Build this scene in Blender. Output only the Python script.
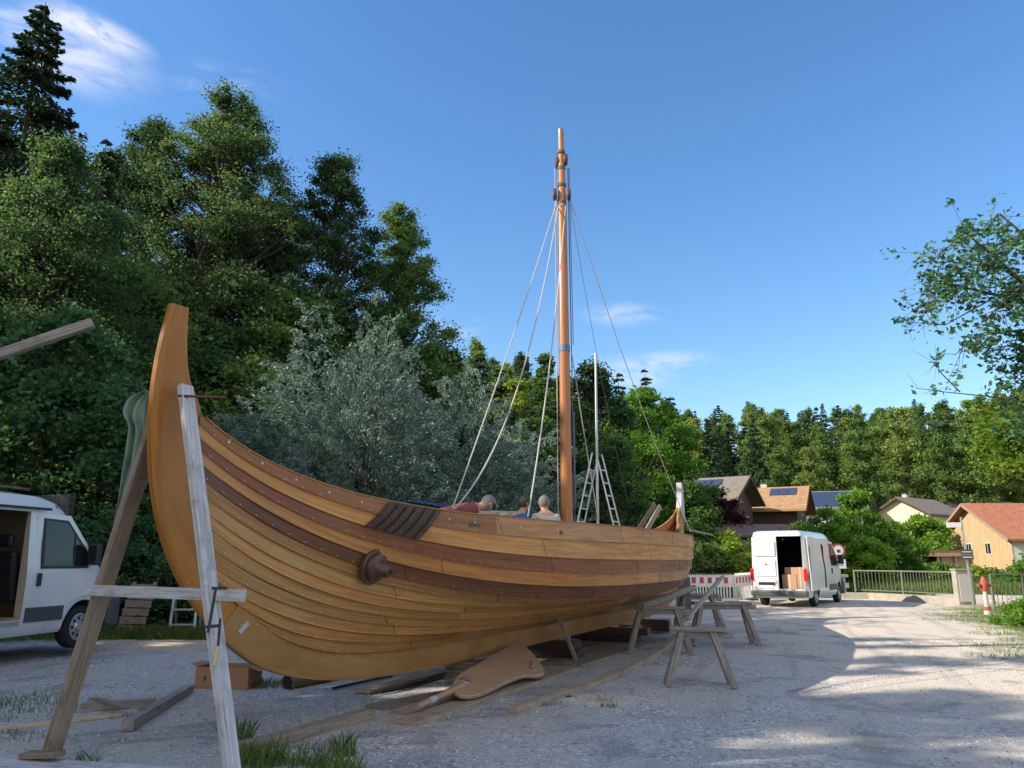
import bpy, bmesh, math, random
import numpy as np
from mathutils import Vector, Matrix
R_ = math.radians
for o in list(bpy.data.objects): bpy.data.objects.remove(o)
scene = bpy.context.scene
col = scene.collection

# ------------------------------------------------------------------ camera
F = 769.0; H = 1.6; P = math.atan(176/769)
cam_d = bpy.data.cameras.new('camera'); cam = bpy.data.objects.new('camera', cam_d); col.objects.link(cam)
cam.location = (0, 0, H); cam.rotation_euler = (R_(90)+P, 0, 0)
cam_d.sensor_width = 36; cam_d.lens = 36*F/1024; cam_d.clip_end = 3000; cam_d.clip_start = 0.05
scene.camera = cam

# ------------------------------------------------------------------ sky, sun, exposure
SUN_AZ = math.atan2(-0.985, -0.17)          # measured clockwise from +Y
SUN_EL = R_(32)
w = bpy.data.worlds.new('World'); scene.world = w; w.use_nodes = True
nt = w.node_tree; nt.nodes.clear()
def N(t, kind, **kw):
    n = t.nodes.new(kind)
    for k, v in kw.items():
        if hasattr(n, k): setattr(n, k, v)
        else: n.inputs[k].default_value = v
    return n
wo = N(nt, 'ShaderNodeOutputWorld'); bg = N(nt, 'ShaderNodeBackground'); bg.inputs[1].default_value = 0.126
sky = N(nt, 'ShaderNodeTexSky'); sky.sky_type = 'NISHITA'; sky.sun_disc = False
sky.sun_elevation = SUN_EL; sky.sun_rotation = SUN_AZ; sky.air_density = 1.25; sky.dust_density = 0.35; sky.ozone_density = 3.2; sky.altitude = 500
hs = N(nt, 'ShaderNodeHueSaturation'); hs.inputs['Saturation'].default_value = 1.20; hs.inputs['Hue'].default_value=0.504
nt.links.new(sky.outputs[0], hs.inputs['Color'])
tc = N(nt, 'ShaderNodeTexCoord')
def pix_dir(px, py):
    a = (px-512)/F; b = (384-py)/F
    return Vector((a, math.cos(P)-b*math.sin(P), math.sin(P)+b*math.cos(P)))
# wisps of high cloud: soft regions of the sky dome filled with stretched noise
prev = hs.outputs[0]
def cloud(cx, cy, lx, ly, ang, amount, scale, lo=.42, hi=.75):
    global prev
    c = pix_dir(cx, cy).normalized()
    right = Vector((1, 0, 0)); right = (right - c*right.dot(c)).normalized(); upv = right.cross(c)
    a = R_(ang); e1 = right*math.cos(a)+upv*math.sin(a); e2 = -right*math.sin(a)+upv*math.cos(a)
    def dot(v):
        n = N(nt, 'ShaderNodeVectorMath', operation='DOT_PRODUCT'); nt.links.new(tc.outputs['Generated'], n.inputs[0]); n.inputs[1].default_value = v; return n.outputs['Value']
    def mth(op, *a):
        n = N(nt, 'ShaderNodeMath', operation=op)
        for i, q in enumerate(a):
            if isinstance(q, (int, float)): n.inputs[i].default_value = q
            else: nt.links.new(q, n.inputs[i])
        return n.outputs[0]
    x = mth('DIVIDE', dot(e1), lx/F); y = mth('DIVIDE', dot(e2), ly/F)
    r = mth('SQRT', mth('ADD', mth('POWER', mth('ABSOLUTE', x), 2.0), mth('POWER', mth('ABSOLUTE', y), 2.0)))
    fr = mth('GREATER_THAN', dot(c), 0.0)
    m = N(nt, 'ShaderNodeMapRange', interpolation_type='SMOOTHSTEP'); nt.links.new(r, m.inputs[0])
    for i, q in enumerate((0.15, 1.0, 1.0, 0.0)): m.inputs[i+1].default_value = q
    cb = N(nt, 'ShaderNodeCombineXYZ'); nt.links.new(mth('MULTIPLY', x, lx/ly*.35), cb.inputs[0]); nt.links.new(y, cb.inputs[1]); cb.inputs[2].default_value = cx*.13
    nz = N(nt, 'ShaderNodeTexNoise'); nz.inputs['Scale'].default_value = scale; nz.inputs['Detail'].default_value = 7; nz.inputs['Roughness'].default_value = .6; nz.inputs['Distortion'].default_value = .5
    nt.links.new(cb.outputs[0], nz.inputs['Vector'])
    m2 = N(nt, 'ShaderNodeMapRange', interpolation_type='SMOOTHSTEP'); nt.links.new(nz.outputs[0], m2.inputs[0])
    for i, q in enumerate((lo, hi, 0.0, 1.0)): m2.inputs[i+1].default_value = q
    f = mth('MULTIPLY', mth('MULTIPLY', m.outputs[0], m2.outputs[0]), mth('MULTIPLY', fr, amount))
    mx = N(nt, 'ShaderNodeMix', data_type='RGBA'); nt.links.new(f, mx.inputs[0]); nt.links.new(prev, mx.inputs[6]); mx.inputs[7].default_value = (5.0, 4.9, 5.1, 1)
    prev = mx.outputs[2]
cloud(60, 46, 88, 42, -24, .6, 1.6, .36, .66)
cloud(90, 28, 60, 16, -26, .7, 1.3, .3, .6)
cloud(622, 314, 52, 17, 0, .28, 1.4, .3, .6)
cloud(655, 361, 75, 13, 3, .32, 1.3, .3, .6)
cloud(632, 378, 60, 16, 0, .3, 1.4, .3, .6)
cloud(452, 325, 40, 22, 0, .3, 1.4, .35, .7)
cloud(225, 85, 60, 26, -8, .22, 1.6, .4, .7)
# bright cloud bank added unseen behind the camera to lift the shaded side
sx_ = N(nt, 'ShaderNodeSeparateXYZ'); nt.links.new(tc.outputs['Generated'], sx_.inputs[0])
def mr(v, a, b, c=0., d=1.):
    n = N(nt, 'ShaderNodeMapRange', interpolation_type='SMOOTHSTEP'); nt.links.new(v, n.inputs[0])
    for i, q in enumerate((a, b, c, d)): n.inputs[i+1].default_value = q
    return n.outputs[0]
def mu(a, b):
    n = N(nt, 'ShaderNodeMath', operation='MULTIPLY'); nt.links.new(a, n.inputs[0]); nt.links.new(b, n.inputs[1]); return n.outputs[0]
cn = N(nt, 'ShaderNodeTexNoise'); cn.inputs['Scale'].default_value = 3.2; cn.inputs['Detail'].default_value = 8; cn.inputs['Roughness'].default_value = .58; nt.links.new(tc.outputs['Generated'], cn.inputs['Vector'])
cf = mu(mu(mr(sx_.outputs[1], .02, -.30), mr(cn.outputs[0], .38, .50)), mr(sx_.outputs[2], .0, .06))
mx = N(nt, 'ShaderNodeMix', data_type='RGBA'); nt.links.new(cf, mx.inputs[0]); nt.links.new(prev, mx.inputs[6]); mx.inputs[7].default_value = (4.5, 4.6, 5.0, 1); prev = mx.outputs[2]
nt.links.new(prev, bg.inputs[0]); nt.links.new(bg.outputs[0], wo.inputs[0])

sd = bpy.data.lights.new('sun', 'SUN'); so = bpy.data.objects.new('sun', sd); col.objects.link(so)
sd.energy = 4.7; sd.angle = R_(0.5); sd.color = (1, .90, .76)
sv = Vector((math.sin(SUN_AZ)*math.cos(SUN_EL), math.cos(SUN_AZ)*math.cos(SUN_EL), math.sin(SUN_EL)))
so.rotation_euler = sv.to_track_quat('Z', 'Y').to_euler(); so.location = (-20, 10, 40)
scene.view_settings.view_transform = 'Standard'; scene.view_settings.look = 'None'
scene.view_settings.exposure = 0.84; scene.view_settings.gamma = 1

# ------------------------------------------------------------------ placing helpers
def gr(px, py, z=0.0):
    r = pix_dir(px, py); t = (z-H)/r.z; return Vector((r.x*t, r.y*t, z))
def at(px, py, y):
    r = pix_dir(px, py); t = y/r.y; return Vector((r.x*t, y, H+r.z*t))

# ------------------------------------------------------------------ object helpers
def tag(o, label=None, cat=None, group=None, kind=None):
    if label: o['label'] = label
    if cat: o['category'] = cat
    if group: o['group'] = group
    if kind: o['kind'] = kind
    return o
def empty(name, loc, label, cat, group=None, rz=0):
    o = bpy.data.objects.new(name, None); col.objects.link(o); o.location = loc; o.rotation_euler = (0, 0, rz)
    o.empty_display_size = .2
    return tag(o, label, cat, group)
def copy_tree(o, parent=None):
    c = o.copy(); col.objects.link(c); c.parent = parent
    for ch in o.children: copy_tree(ch, c)
    return c

class MB:
    def __init__(s): s.v = []; s.f = []; s.uv = []; s.mi = []; s.cur = 0
    def add(s, vs, fs, uvs=None):
        b = len(s.v); s.v += [tuple(x) for x in vs]
        for i, f in enumerate(fs):
            s.f.append([b+k for k in f]); s.mi.append(s.cur)
            s.uv.append(uvs[i] if uvs else [(vs[k][0], vs[k][1]+vs[k][2]*.7) for k in f])
        return s
    def beam(s, p0, p1, wd, th, up=(0, 0, 1), ext=0, taper=1):
        p0 = Vector(p0); p1 = Vector(p1); d = (p1-p0).normalized(); L = (p1-p0).length
        up = Vector(up); sd_ = d.cross(up)
        if sd_.length < 1e-4: sd_ = d.cross(Vector((1, 0, 0)))
        sd_.normalize(); up = sd_.cross(d).normalized()
        vs = []
        for q, k in ((p0, 1), (p1, taper)):
            for a, b in ((-1, -1), (1, -1), (1, 1), (-1, 1)): vs.append(q+sd_*(a*wd/2*k)+up*(b*th/2*k))
        fs = [(0, 1, 5, 4), (1, 2, 6, 5), (2, 3, 7, 6), (3, 0, 4, 7), (3, 2, 1, 0), (4, 5, 6, 7)]
        r = (hash((round(p0.x*7), round(p1.y*5))) % 97)*.37; c = [0, wd, wd+th, 2*wd+th, 2*wd+2*th]
        uvs = [[(r, c[i]+r), (r, c[i+1]+r), (r+L, c[i+1]+r), (r+L, c[i]+r)] for i in range(4)]
        uvs += [[(r, r), (r+.01, r+wd), (r+.012, r+wd), (r, r+th)]]*2
        return s.add(vs, fs, uvs)
    def box(s, c, size, rz=0, M=None):
        x, y, z = [q/2 for q in size]; M = M or Matrix.Rotation(rz, 3, 'Z'); c = Vector(c)
        vs = [c+M@Vector((a*x, b*y, e*z)) for e in (-1, 1) for a, b in ((-1, -1), (1, -1), (1, 1), (-1, 1))]
        fs = [(0, 3, 2, 1), (4, 5, 6, 7), (0, 1, 5, 4), (1, 2, 6, 5), (2, 3, 7, 6), (3, 0, 4, 7)]
        S = size; r = (c.x*1.7+c.z*3.1) % 5
        dm = [(S[1], S[0]), (S[0], S[1]), (S[0], S[2]), (S[1], S[2]), (S[0], S[2]), (S[1], S[2])]
        uvs = []
        for (a, b) in dm: uvs.append([(r, r), (r+a, r), (r+a, r+b), (r, r+b)])
        return s.add(vs, fs, uvs)
    def tube(s, pts, rad, n=8, cap=True):
        pts = [Vector(p) for p in pts]
        if not hasattr(rad, '__len__'): rad = [rad]*len(pts)
        vs = []; prev_s = None; acc = 0; us = []
        for i, p in enumerate(pts):
            t = (pts[min(i+1, len(pts)-1)]-pts[max(i-1, 0)]).normalized()
            ref = prev_s if prev_s is not None else (Vector((0, 0, 1)) if abs(t.z) < .9 else Vector((1, 0, 0)))
            sd_ = (ref-t*ref.dot(t))
            if sd_.length < 1e-5: sd_ = t.orthogonal()
            sd_.normalize(); b = t.cross(sd_); prev_s = sd_
            if i: acc += (p-pts[i-1]).length
            us.append(acc)
            for k in range(n):
                a = 2*math.pi*k/n; vs.append(p+(sd_*math.cos(a)+b*math.sin(a))*rad[i])
        fs = []; uvs = []
        for i in range(len(pts)-1):
            for k in range(n):
                k2 = (k+1) % n; fs.append((i*n+k, i*n+k2, (i+1)*n+k2, (i+1)*n+k)); c0 = k/n*6.28*rad[i]; c1 = (k+1)/n*6.28*rad[i]
                uvs.append([(us[i], c0), (us[i], c1), (us[i+1], c1), (us[i+1], c0)])
        if cap:
            fs += [tuple(range(n-1, -1, -1)), tuple(range((len(pts)-1)*n, len(pts)*n))]; uvs += [[(0, 0)]*n, [(0, 0)]*n]
        return s.add(vs, fs, uvs)
    def cyl(s, p0, p1, r, n=16, r1=None): return s.tube([p0, p1], [r, r if r1 is None else r1], n)
    def lathe(s, c, axis, prof, n=24):        # prof: (dist along axis, radius)
        c = Vector(c); ax = Vector(axis).normalized()
        return s.tube_fixed([c+ax*a for a, _ in prof], [max(b, 1e-4) for _, b in prof], ax, n)
    def tube_fixed(s, pts, rad, ax, n):
        sd_ = ax.orthogonal().normalized(); b = ax.cross(sd_); vs = []
        for p, r in zip(pts, rad):
            for k in range(n):
                a = 2*math.pi*k/n; vs.append(p+(sd_*math.cos(a)+b*math.sin(a))*r)
        fs = [(i*n+k, i*n+(k+1) % n, (i+1)*n+(k+1) % n, (i+1)*n+k) for i in range(len(pts)-1) for k in range(n)]
        fs += [tuple(range(n-1, -1, -1)), tuple(range((len(pts)-1)*n, len(pts)*n))]
        return s.add(vs, fs)
    def prism(s, poly, off):                  # poly: 3d points, off: extrusion vector
        n = len(poly); off = Vector(off); vs = [Vector(p) for p in poly]; vs += [p+off for p in vs]
        fs = [tuple(range(n-1, -1, -1)), tuple(range(n, 2*n))]+[(i, (i+1) % n, n+(i+1) % n, n+i) for i in range(n)]
        return s.add(vs, fs)
    def build(s, name, mat, parent=None, bevel=0, smooth=False, local=False, angle=35):
        me = bpy.data.meshes.new(name); off = Vector((0, 0, 0))
        if parent is not None and not local:
            q = parent
            while q is not None: off += q.location; q = q.parent
        me.from_pydata([tuple(Vector(v)-off) for v in s.v], [], s.f)
        ul = me.uv_layers.new(name='UVMap'); flat = [c for f in s.uv for uv in f for c in uv]
        ul.data.foreach_set('uv', flat)
        for m in (mat if isinstance(mat, (list, tuple)) else [mat]): me.materials.append(m)
        me.polygons.foreach_set('material_index', s.mi)
        bm = bmesh.new(); bm.from_mesh(me); bmesh.ops.recalc_face_normals(bm, faces=bm.faces); bm.to_mesh(me); bm.free()
        if smooth:
            me.polygons.foreach_set('use_smooth', [True]*len(me.polygons)); me.set_sharp_from_angle(angle=R_(angle))
        o = bpy.data.objects.new(name, me); col.objects.link(o); o.parent = parent
        if bevel:
            b = o.modifiers.new('bevel', 'BEVEL'); b.width = bevel; b.segments = 2; b.limit_method = 'ANGLE'; b.angle_limit = R_(40); b.harden_normals = False
        return o
def boolean(o, cutters):
    for c in cutters:
        m = o.modifiers.new('cut', 'BOOLEAN'); m.operation = 'DIFFERENCE'; m.object = c; m.solver = 'EXACT'
    bpy.context.view_layer.update(); dg = bpy.context.evaluated_depsgraph_get()
    me = bpy.data.meshes.new_from_object(o.evaluated_get(dg)); o.modifiers.clear(); o.data = me
    for c in cutters: bpy.data.objects.remove(c)
    me.set_sharp_from_angle(angle=R_(32))

# ------------------------------------------------------------------ materials
def mat(name, base=(.5, .5, .5), rough=.6, metal=0, spec=.5, coat=0):
    m = bpy.data.materials.new(name); m.use_nodes = True; b = m.node_tree.nodes['Principled BSDF']
    b.inputs['Base Color'].default_value = (*base, 1); b.inputs['Roughness'].default_value = rough; b.inputs['Metallic'].default_value = metal
    b.inputs['Specular IOR Level'].default_value = spec; b.inputs['Coat Weight'].default_value = coat; b.inputs['Coat Roughness'].default_value = .12
    return m
def noise(t, vec, scale, detail=4, rough=.55, dist=0):
    n = N(t, 'ShaderNodeTexNoise'); n.inputs['Scale'].default_value = scale; n.inputs['Detail'].default_value = detail; n.inputs['Roughness'].default_value = rough; n.inputs['Distortion'].default_value = dist
    if vec is not None: t.links.new(vec, n.inputs['Vector'])
    return n.outputs['Fac']
def ramp(t, fac, stops):
    n = N(t, 'ShaderNodeValToRGB'); e = n.color_ramp.elements
    while len(e) < len(stops): e.new(.5)
    for k, (p, c) in zip(e, stops): k.position = p; k.color = (*c, 1) if len(c) == 3 else c
    t.links.new(fac, n.inputs[0]); return n.outputs[0]
def mixc(t, a, b, f, mode='MIX'):
    n = N(t, 'ShaderNodeMix', data_type='RGBA', blend_type=mode)
    for v, i in ((f, 0), (a, 6), (b, 7)):
        if isinstance(v, (int, float)): n.inputs[i].default_value = v
        elif isinstance(v, tuple): n.inputs[i].default_value = (*v, 1)
        else: t.links.new(v, n.inputs[i])
    return n.outputs[2]
def math_(t, op, *a):
    n = N(t, 'ShaderNodeMath', operation=op)
    for i, q in enumerate(a):
        if isinstance(q, (int, float)): n.inputs[i].default_value = q
        else: t.links.new(q, n.inputs[i])
    return n.outputs[0]
def mapr(t, v, a, b, c=0., d=1.):
    n = N(t, 'ShaderNodeMapRange', interpolation_type='SMOOTHSTEP'); t.links.new(v, n.inputs[0])
    for i, q in enumerate((a, b, c, d)): n.inputs[i+1].default_value = q
    return n.outputs[0]
def bump(t, h, s, d=.01):
    n = N(t, 'ShaderNodeBump'); n.inputs['Strength'].default_value = s; n.inputs['Distance'].default_value = d; t.links.new(h, n.inputs['Height'])
    t.links.new(n.outputs[0], t.nodes['Principled BSDF'].inputs['Normal'])
def wood(name, dark, light, rough=.6, coat=0, gs=(1.5, 40), tint=False, bs=.25, crack=0, spec=.4, stain=.35):
    m = mat(name, light, rough, coat=coat, spec=spec); t = m.node_tree; b = t.nodes['Principled BSDF']
    uv = N(t, 'ShaderNodeUVMap'); uv.uv_map = 'UVMap'
    mp = N(t, 'ShaderNodeMapping'); mp.inputs['Scale'].default_value = (gs[0], gs[1], 1); t.links.new(uv.outputs[0], mp.inputs[0])
    g = noise(t, mp.outputs[0], 1.0, 6, .65, .6)
    mp2 = N(t, 'ShaderNodeMapping'); mp2.inputs['Scale'].default_value = (.9, 5, 1); t.links.new(uv.outputs[0], mp2.inputs[0])
    g2 = noise(t, mp2.outputs[0], 1.0, 4, .6, 1.2)
    c = ramp(t, g, [(.3, dark), (.62, light)])
    c = mixc(t, c, tuple(q*.62 for q in dark), math_(t, 'MULTIPLY', mapr(t, g2, .5, .8), stain))
    if crack:
        mp3 = N(t, 'ShaderNodeMapping'); mp3.inputs['Scale'].default_value = (2, 130, 1); t.links.new(uv.outputs[0], mp3.inputs[0])
        k = mapr(t, noise(t, mp3.outputs[0], 1.0, 3, .5), .62, .7)
        c = mixc(t, c, tuple(q*.3 for q in dark), math_(t, 'MULTIPLY', k, crack))
        oc = N(t, 'ShaderNodeTexCoord'); bl = mapr(t, noise(t, oc.outputs['Object'], 5, 6, .7), .48, .72); c = mixc(t, c, tuple(q*.55 for q in dark), math_(t, 'MULTIPLY', bl, .55))
    if tint:
        a = N(t, 'ShaderNodeAttribute'); a.attribute_name = 'tint'; c = mixc(t, c, a.outputs['Color'], 1.0, 'MULTIPLY')
    t.links.new(c, b.inputs['Base Color']); bump(t, g, bs, .004)
    rr = mapr(t, g2, .2, .8, max(0, rough-.08), min(1, rough+.12)); t.links.new(rr, b.inputs['Roughness'])
    return m
M = {}
M['strake'] = wood('varnished_strake', (.70, .60, .50), (1.18, 1.10, 1.0), .46, .10, (1.3, 26), tint=True, bs=.2, stain=.6, spec=.22)
M['stem'] = wood('varnished_stem', (.27, .10, .018), (.43, .18, .034), .45, .08, (1.0, 8), bs=.1, stain=.65, spec=.22)
M['keel'] = wood('varnished_keel', (.26, .128, .042), (.39, .205, .072), .5, .05, (1.2, 12), bs=.12, stain=.5, spec=.2)
M['mast'] = wood('varnished_mast', (.30, .11, .03), (.46, .19, .06), .4, .3, (.8, 30), bs=.1)
M['hub'] = wood('dark_oiled_wood', (.05, .022, .015), (.12, .052, .035), .4, .3)
M['darkstrip'] = wood('tarred_wood', (.022, .014, .012), (.07, .04, .03), .45, .2)
M['grey'] = wood('weathered_grey_wood', (.17, .15, .13), (.34, .31, .275), .85, 0, (2, 45), bs=.6, crack=.8)
M['pale'] = wood('pale_weathered_plank', (.30, .29, .29), (.60, .59, .60), .85, 0, (2, 45), bs=.6, crack=.85)
M['prop'] = wood('brown_weathered_wood', (.17, .13, .095), (.33, .265, .20), .8, 0, (2, 40), bs=.5, crack=.6)
M['brown'] = wood('old_brown_plank', (.13, .095, .065), (.27, .21, .155), .8, 0, (2, 40), bs=.4, crack=.5)
M['fresh'] = wood('fresh_pale_wood', (.42, .31, .19), (.62, .49, .33), .7, 0, (2, 35), bs=.3)
M['rudder'] = wood('oiled_rudder_wood', (.33, .19, .11), (.46, .29, .18), .5, .1, (1.2, 12), bs=.12, stain=.25)
M['plankp'] = wood('dry_pale_board', (.22, .165, .11), (.42, .335, .24), .85, 0, (2, 40), bs=.5, crack=.5)
M['trestle'] = wood('rough_trestle_wood', (.13, .115, .10), (.32, .29, .26), .85, 0, (2, 45), bs=.6, crack=.8)
M['darkwood'] = wood('chalet_wood', (.045, .026, .016), (.10, .062, .04), .75, 0, (1.5, 18), bs=.2)
M['barnwood'] = wood('barn_board', (.33, .20, .105), (.52, .345, .19), .75, 0, (.5, 6), bs=.2, stain=.5)
M['bark'] = wood('bark', (.035, .028, .022), (.10, .085, .07), .9, 0, (5, 14), bs=.8)
M['deck'] = wood('deck_wood', (.16, .10, .055), (.30, .20, .11), .6, 0, (1.5, 12))
M['white'] = mat('white_paint', (.62, .63, .63), .28, coat=.6)
def dirty(m, amt=.35, colr=(.25, .22, .18), scale=2.2):
    t = m.node_tree; b = t.nodes['Principled BSDF']; base = tuple(b.inputs['Base Color'].default_value)[:3]
    oc = N(t, 'ShaderNodeTexCoord'); n1 = noise(t, oc.outputs['Object'], scale, 8, .7)
    sx = N(t, 'ShaderNodeSeparateXYZ'); t.links.new(oc.outputs['Object'], sx.inputs[0]); low = mapr(t, sx.outputs[2], 1.1, .25)
    f = math_(t, 'MULTIPLY', mapr(t, n1, .42, .75), math_(t, 'ADD', math_(t, 'MULTIPLY', low, .8), .3))
    t.links.new(mixc(t, base, colr, math_(t, 'MULTIPLY', f, amt)), b.inputs['Base Color']); return m
dirty(M['white'])
M['black'] = mat('black_plastic', (.018, .018, .02), .45)
M['dgrey'] = mat('dark_grey_plastic', (.06, .065, .07), .5)
M['rubber'] = mat('tyre_rubber', (.012, .012, .013), .8)
M['glass'] = mat('window_glass', (.012, .018, .02), .08, spec=.35)
M['steel'] = mat('galvanised_steel', (.42, .43, .44), .4, .75); dirty(M['steel'], .4, (.2, .2, .2), 6)
M['alu'] = mat('aluminium', (.52, .55, .60), .4, .55)
M['rust'] = mat('rusty_iron', (.10, .045, .025), .8, .3)
M['iron'] = mat('dark_iron', (.05, .05, .05), .55, .6)
M['rope'] = mat('rope_fibre', (.42, .40, .36), .9)
M['rope_dark'] = mat('dark_rope', (.12, .115, .105), .9)
M['blue'] = mat('blue_tape', (.10, .16, .30), .5)
M['bluetarp'] = mat('blue_tarp', (.035, .09, .30), .5)
M['red'] = mat('red_plastic', (.42, .06, .045), .55)
M['lamp_red'] = mat('red_lamp_glass', (.5, .015, .01), .15, coat=1)
M['plate'] = mat('plate_white', (.7, .7, .68), .4)
M['offwhite'] = mat('off_white', (.46, .44, .39), .8)
M['wrap'] = mat('grey_wrap', (.42, .43, .46), .6)
M['cardboard'] = mat('cardboard', (.42, .24, .13), .85)
M['orangebox'] = mat('brown_cardboard', (.34, .18, .10), .85)
M['copper'] = mat('rivet_metal', (.55, .46, .37), .5, .3)
M['skin'] = mat('skin', (.52, .30, .21), .55)
M['hairg'] = mat('grey_hair', (.17, .16, .15), .9)
M['haird'] = mat('dark_hair', (.05, .038, .03), .7)
M['shirtw'] = mat('cream_shirt', (.52, .48, .42), .9)
M['shirtb'] = mat('blue_shirt', (.06, .12, .32), .9)
M['shirtr'] = mat('red_shirt', (.26, .065, .06), .9)
M['trouser'] = mat('work_trousers', (.06, .06, .065), .9)
M['cloth'] = mat('green_cloth', (.20, .29, .22), .9)
M['interior'] = mat('beige_lining', (.38, .31, .22), .8)
M['concrete'] = mat('concrete', (.33, .30, .25), .9); dirty(M['concrete'], .7, (.15, .14, .11), 3)
M['render_w'] = mat('white_render', (.72, .71, .68), .9); M['cream'] = mat('cream_render', (.68, .58, .38), .9)
M['solar'] = mat('solar_panel', (.04, .055, .10), .15, spec=.7)
M['speckle'] = mat('speckled_concrete', (.1, .1, .1), .9)
t = M['speckle'].node_tree; oc = N(t, 'ShaderNodeTexCoord')
t.links.new(ramp(t, noise(t, oc.outputs['Object'], 22, 5, .8), [(.40, (.035, .035, .035)), (.56, (.09, .09, .09)), (.62, (.32, .32, .32))]), t.nodes['Principled BSDF'].inputs['Base Color'])
t = M['cloth'].node_tree; oc = N(t, 'ShaderNodeTexCoord')
t.links.new(mixc(t, (.21, .30, .23), (.13, .20, .15), mapr(t, noise(t, oc.outputs['Object'], 6, 5), .4, .7)), t.nodes['Principled BSDF'].inputs['Base Color'])
def tiled(name, a, b, sx=3.0, sy=3.3):
    m = mat(name, a, .85); t = m.node_tree; uv = N(t, 'ShaderNodeUVMap'); uv.uv_map = 'UVMap'
    br = N(t, 'ShaderNodeTexBrick'); br.inputs['Scale'].default_value = 1; br.inputs['Brick Width'].default_value = .25; br.inputs['Row Height'].default_value = .34
    br.inputs['Mortar Size'].default_value = .02; br.inputs['Color1'].default_value = (*a, 1); br.inputs['Color2'].default_value = (*b, 1); br.inputs['Mortar'].default_value = (*[q*.45 for q in a], 1)
    t.links.new(uv.outputs[0], br.inputs[0])
    nz = noise(t, uv.outputs[0], 1.2, 7, .7)
    c = mixc(t, br.outputs[0], tuple(q*.4 for q in b), math_(t, 'MULTIPLY', mapr(t, nz, .45, .75), .6))
    t.links.new(c, t.nodes['Principled BSDF'].inputs['Base Color']); bump(t, br.outputs['Fac'], -.6, .03); return m
M['tile_red'] = tiled('red_roof_tile', (.44, .165, .085), (.34, .125, .07))
M['tile_orange'] = tiled('orange_roof_tile', (.42, .25, .12), (.34, .19, .09))
M['tile_grey'] = tiled('grey_brown_roof_tile', (.24, .20, .16), (.20, .165, .135))
M['tile_slate'] = tiled('slate_roof_tile', (.20, .22, .24), (.17, .19, .21))
M['tile_brown'] = tiled('reddish_brown_roof_tile', (.26, .15, .11), (.21, .12, .09))
def leafmat(name, a, b, c, trans=.35, rough=.65, obj_var=.25):
    m = bpy.data.materials.new(name); m.use_nodes = True; t = m.node_tree; t.nodes.clear()
    out = N(t, 'ShaderNodeOutputMaterial'); at_ = N(t, 'ShaderNodeAttribute'); at_.attribute_name = 'rnd'
    cc = ramp(t, at_.outputs['Fac'], [(0, a), (.55, b), (1, c)])
    oi = N(t, 'ShaderNodeObjectInfo'); hv = N(t, 'ShaderNodeHueSaturation'); t.links.new(cc, hv.inputs['Color'])
    t.links.new(mapr(t, oi.outputs['Random'], 0, 1, 1-obj_var, 1+obj_var), hv.inputs['Value'])
    t.links.new(mapr(t, oi.outputs['Random'], 0, 1, .515, .485), hv.inputs['Hue'])
    geo = N(t, 'ShaderNodeTexCoord'); big = noise(t, geo.outputs['Object'], .7, 3)
    cc = mixc(t, hv.outputs[0], (.6, .7, .6), mapr(t, big, .45, .7), 'MULTIPLY')
    d = N(t, 'ShaderNodeBsdfPrincipled'); d.inputs['Roughness'].default_value = rough; d.inputs['Specular IOR Level'].default_value = .15; t.links.new(cc, d.inputs['Base Color'])
    tr = N(t, 'ShaderNodeBsdfTranslucent'); tcx = mixc(t, cc, (1.0, .95, .35), .55, 'MULTIPLY'); bx = N(t, 'ShaderNodeHueSaturation'); bx.inputs['Value'].default_value = 2.2; t.links.new(tcx, bx.inputs['Color']); t.links.new(bx.outputs[0], tr.inputs['Color'])
    mx = N(t, 'ShaderNodeMixShader'); mx.inputs[0].default_value = trans; t.links.new(d.outputs[0], mx.inputs[1]); t.links.new(tr.outputs[0], mx.inputs[2]); t.links.new(mx.outputs[0], out.inputs[0]); return m
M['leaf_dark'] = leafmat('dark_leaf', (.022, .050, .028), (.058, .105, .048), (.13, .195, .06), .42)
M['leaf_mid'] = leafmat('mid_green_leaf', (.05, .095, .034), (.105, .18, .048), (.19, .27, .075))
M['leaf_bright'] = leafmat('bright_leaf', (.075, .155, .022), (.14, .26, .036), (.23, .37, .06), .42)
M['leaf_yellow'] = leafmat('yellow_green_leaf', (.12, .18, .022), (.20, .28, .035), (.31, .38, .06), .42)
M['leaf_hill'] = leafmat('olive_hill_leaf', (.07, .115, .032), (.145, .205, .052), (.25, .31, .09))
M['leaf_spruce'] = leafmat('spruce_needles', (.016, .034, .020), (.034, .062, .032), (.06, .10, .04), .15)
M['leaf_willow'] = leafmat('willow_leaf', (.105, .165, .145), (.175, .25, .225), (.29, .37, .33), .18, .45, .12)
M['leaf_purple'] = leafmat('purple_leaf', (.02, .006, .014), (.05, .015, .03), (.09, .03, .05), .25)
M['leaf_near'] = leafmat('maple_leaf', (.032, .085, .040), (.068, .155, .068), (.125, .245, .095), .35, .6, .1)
M['grass'] = leafmat('grass_blade', (.06, .11, .02), (.10, .17, .04), (.20, .24, .09), .35, .6, .1)
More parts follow.
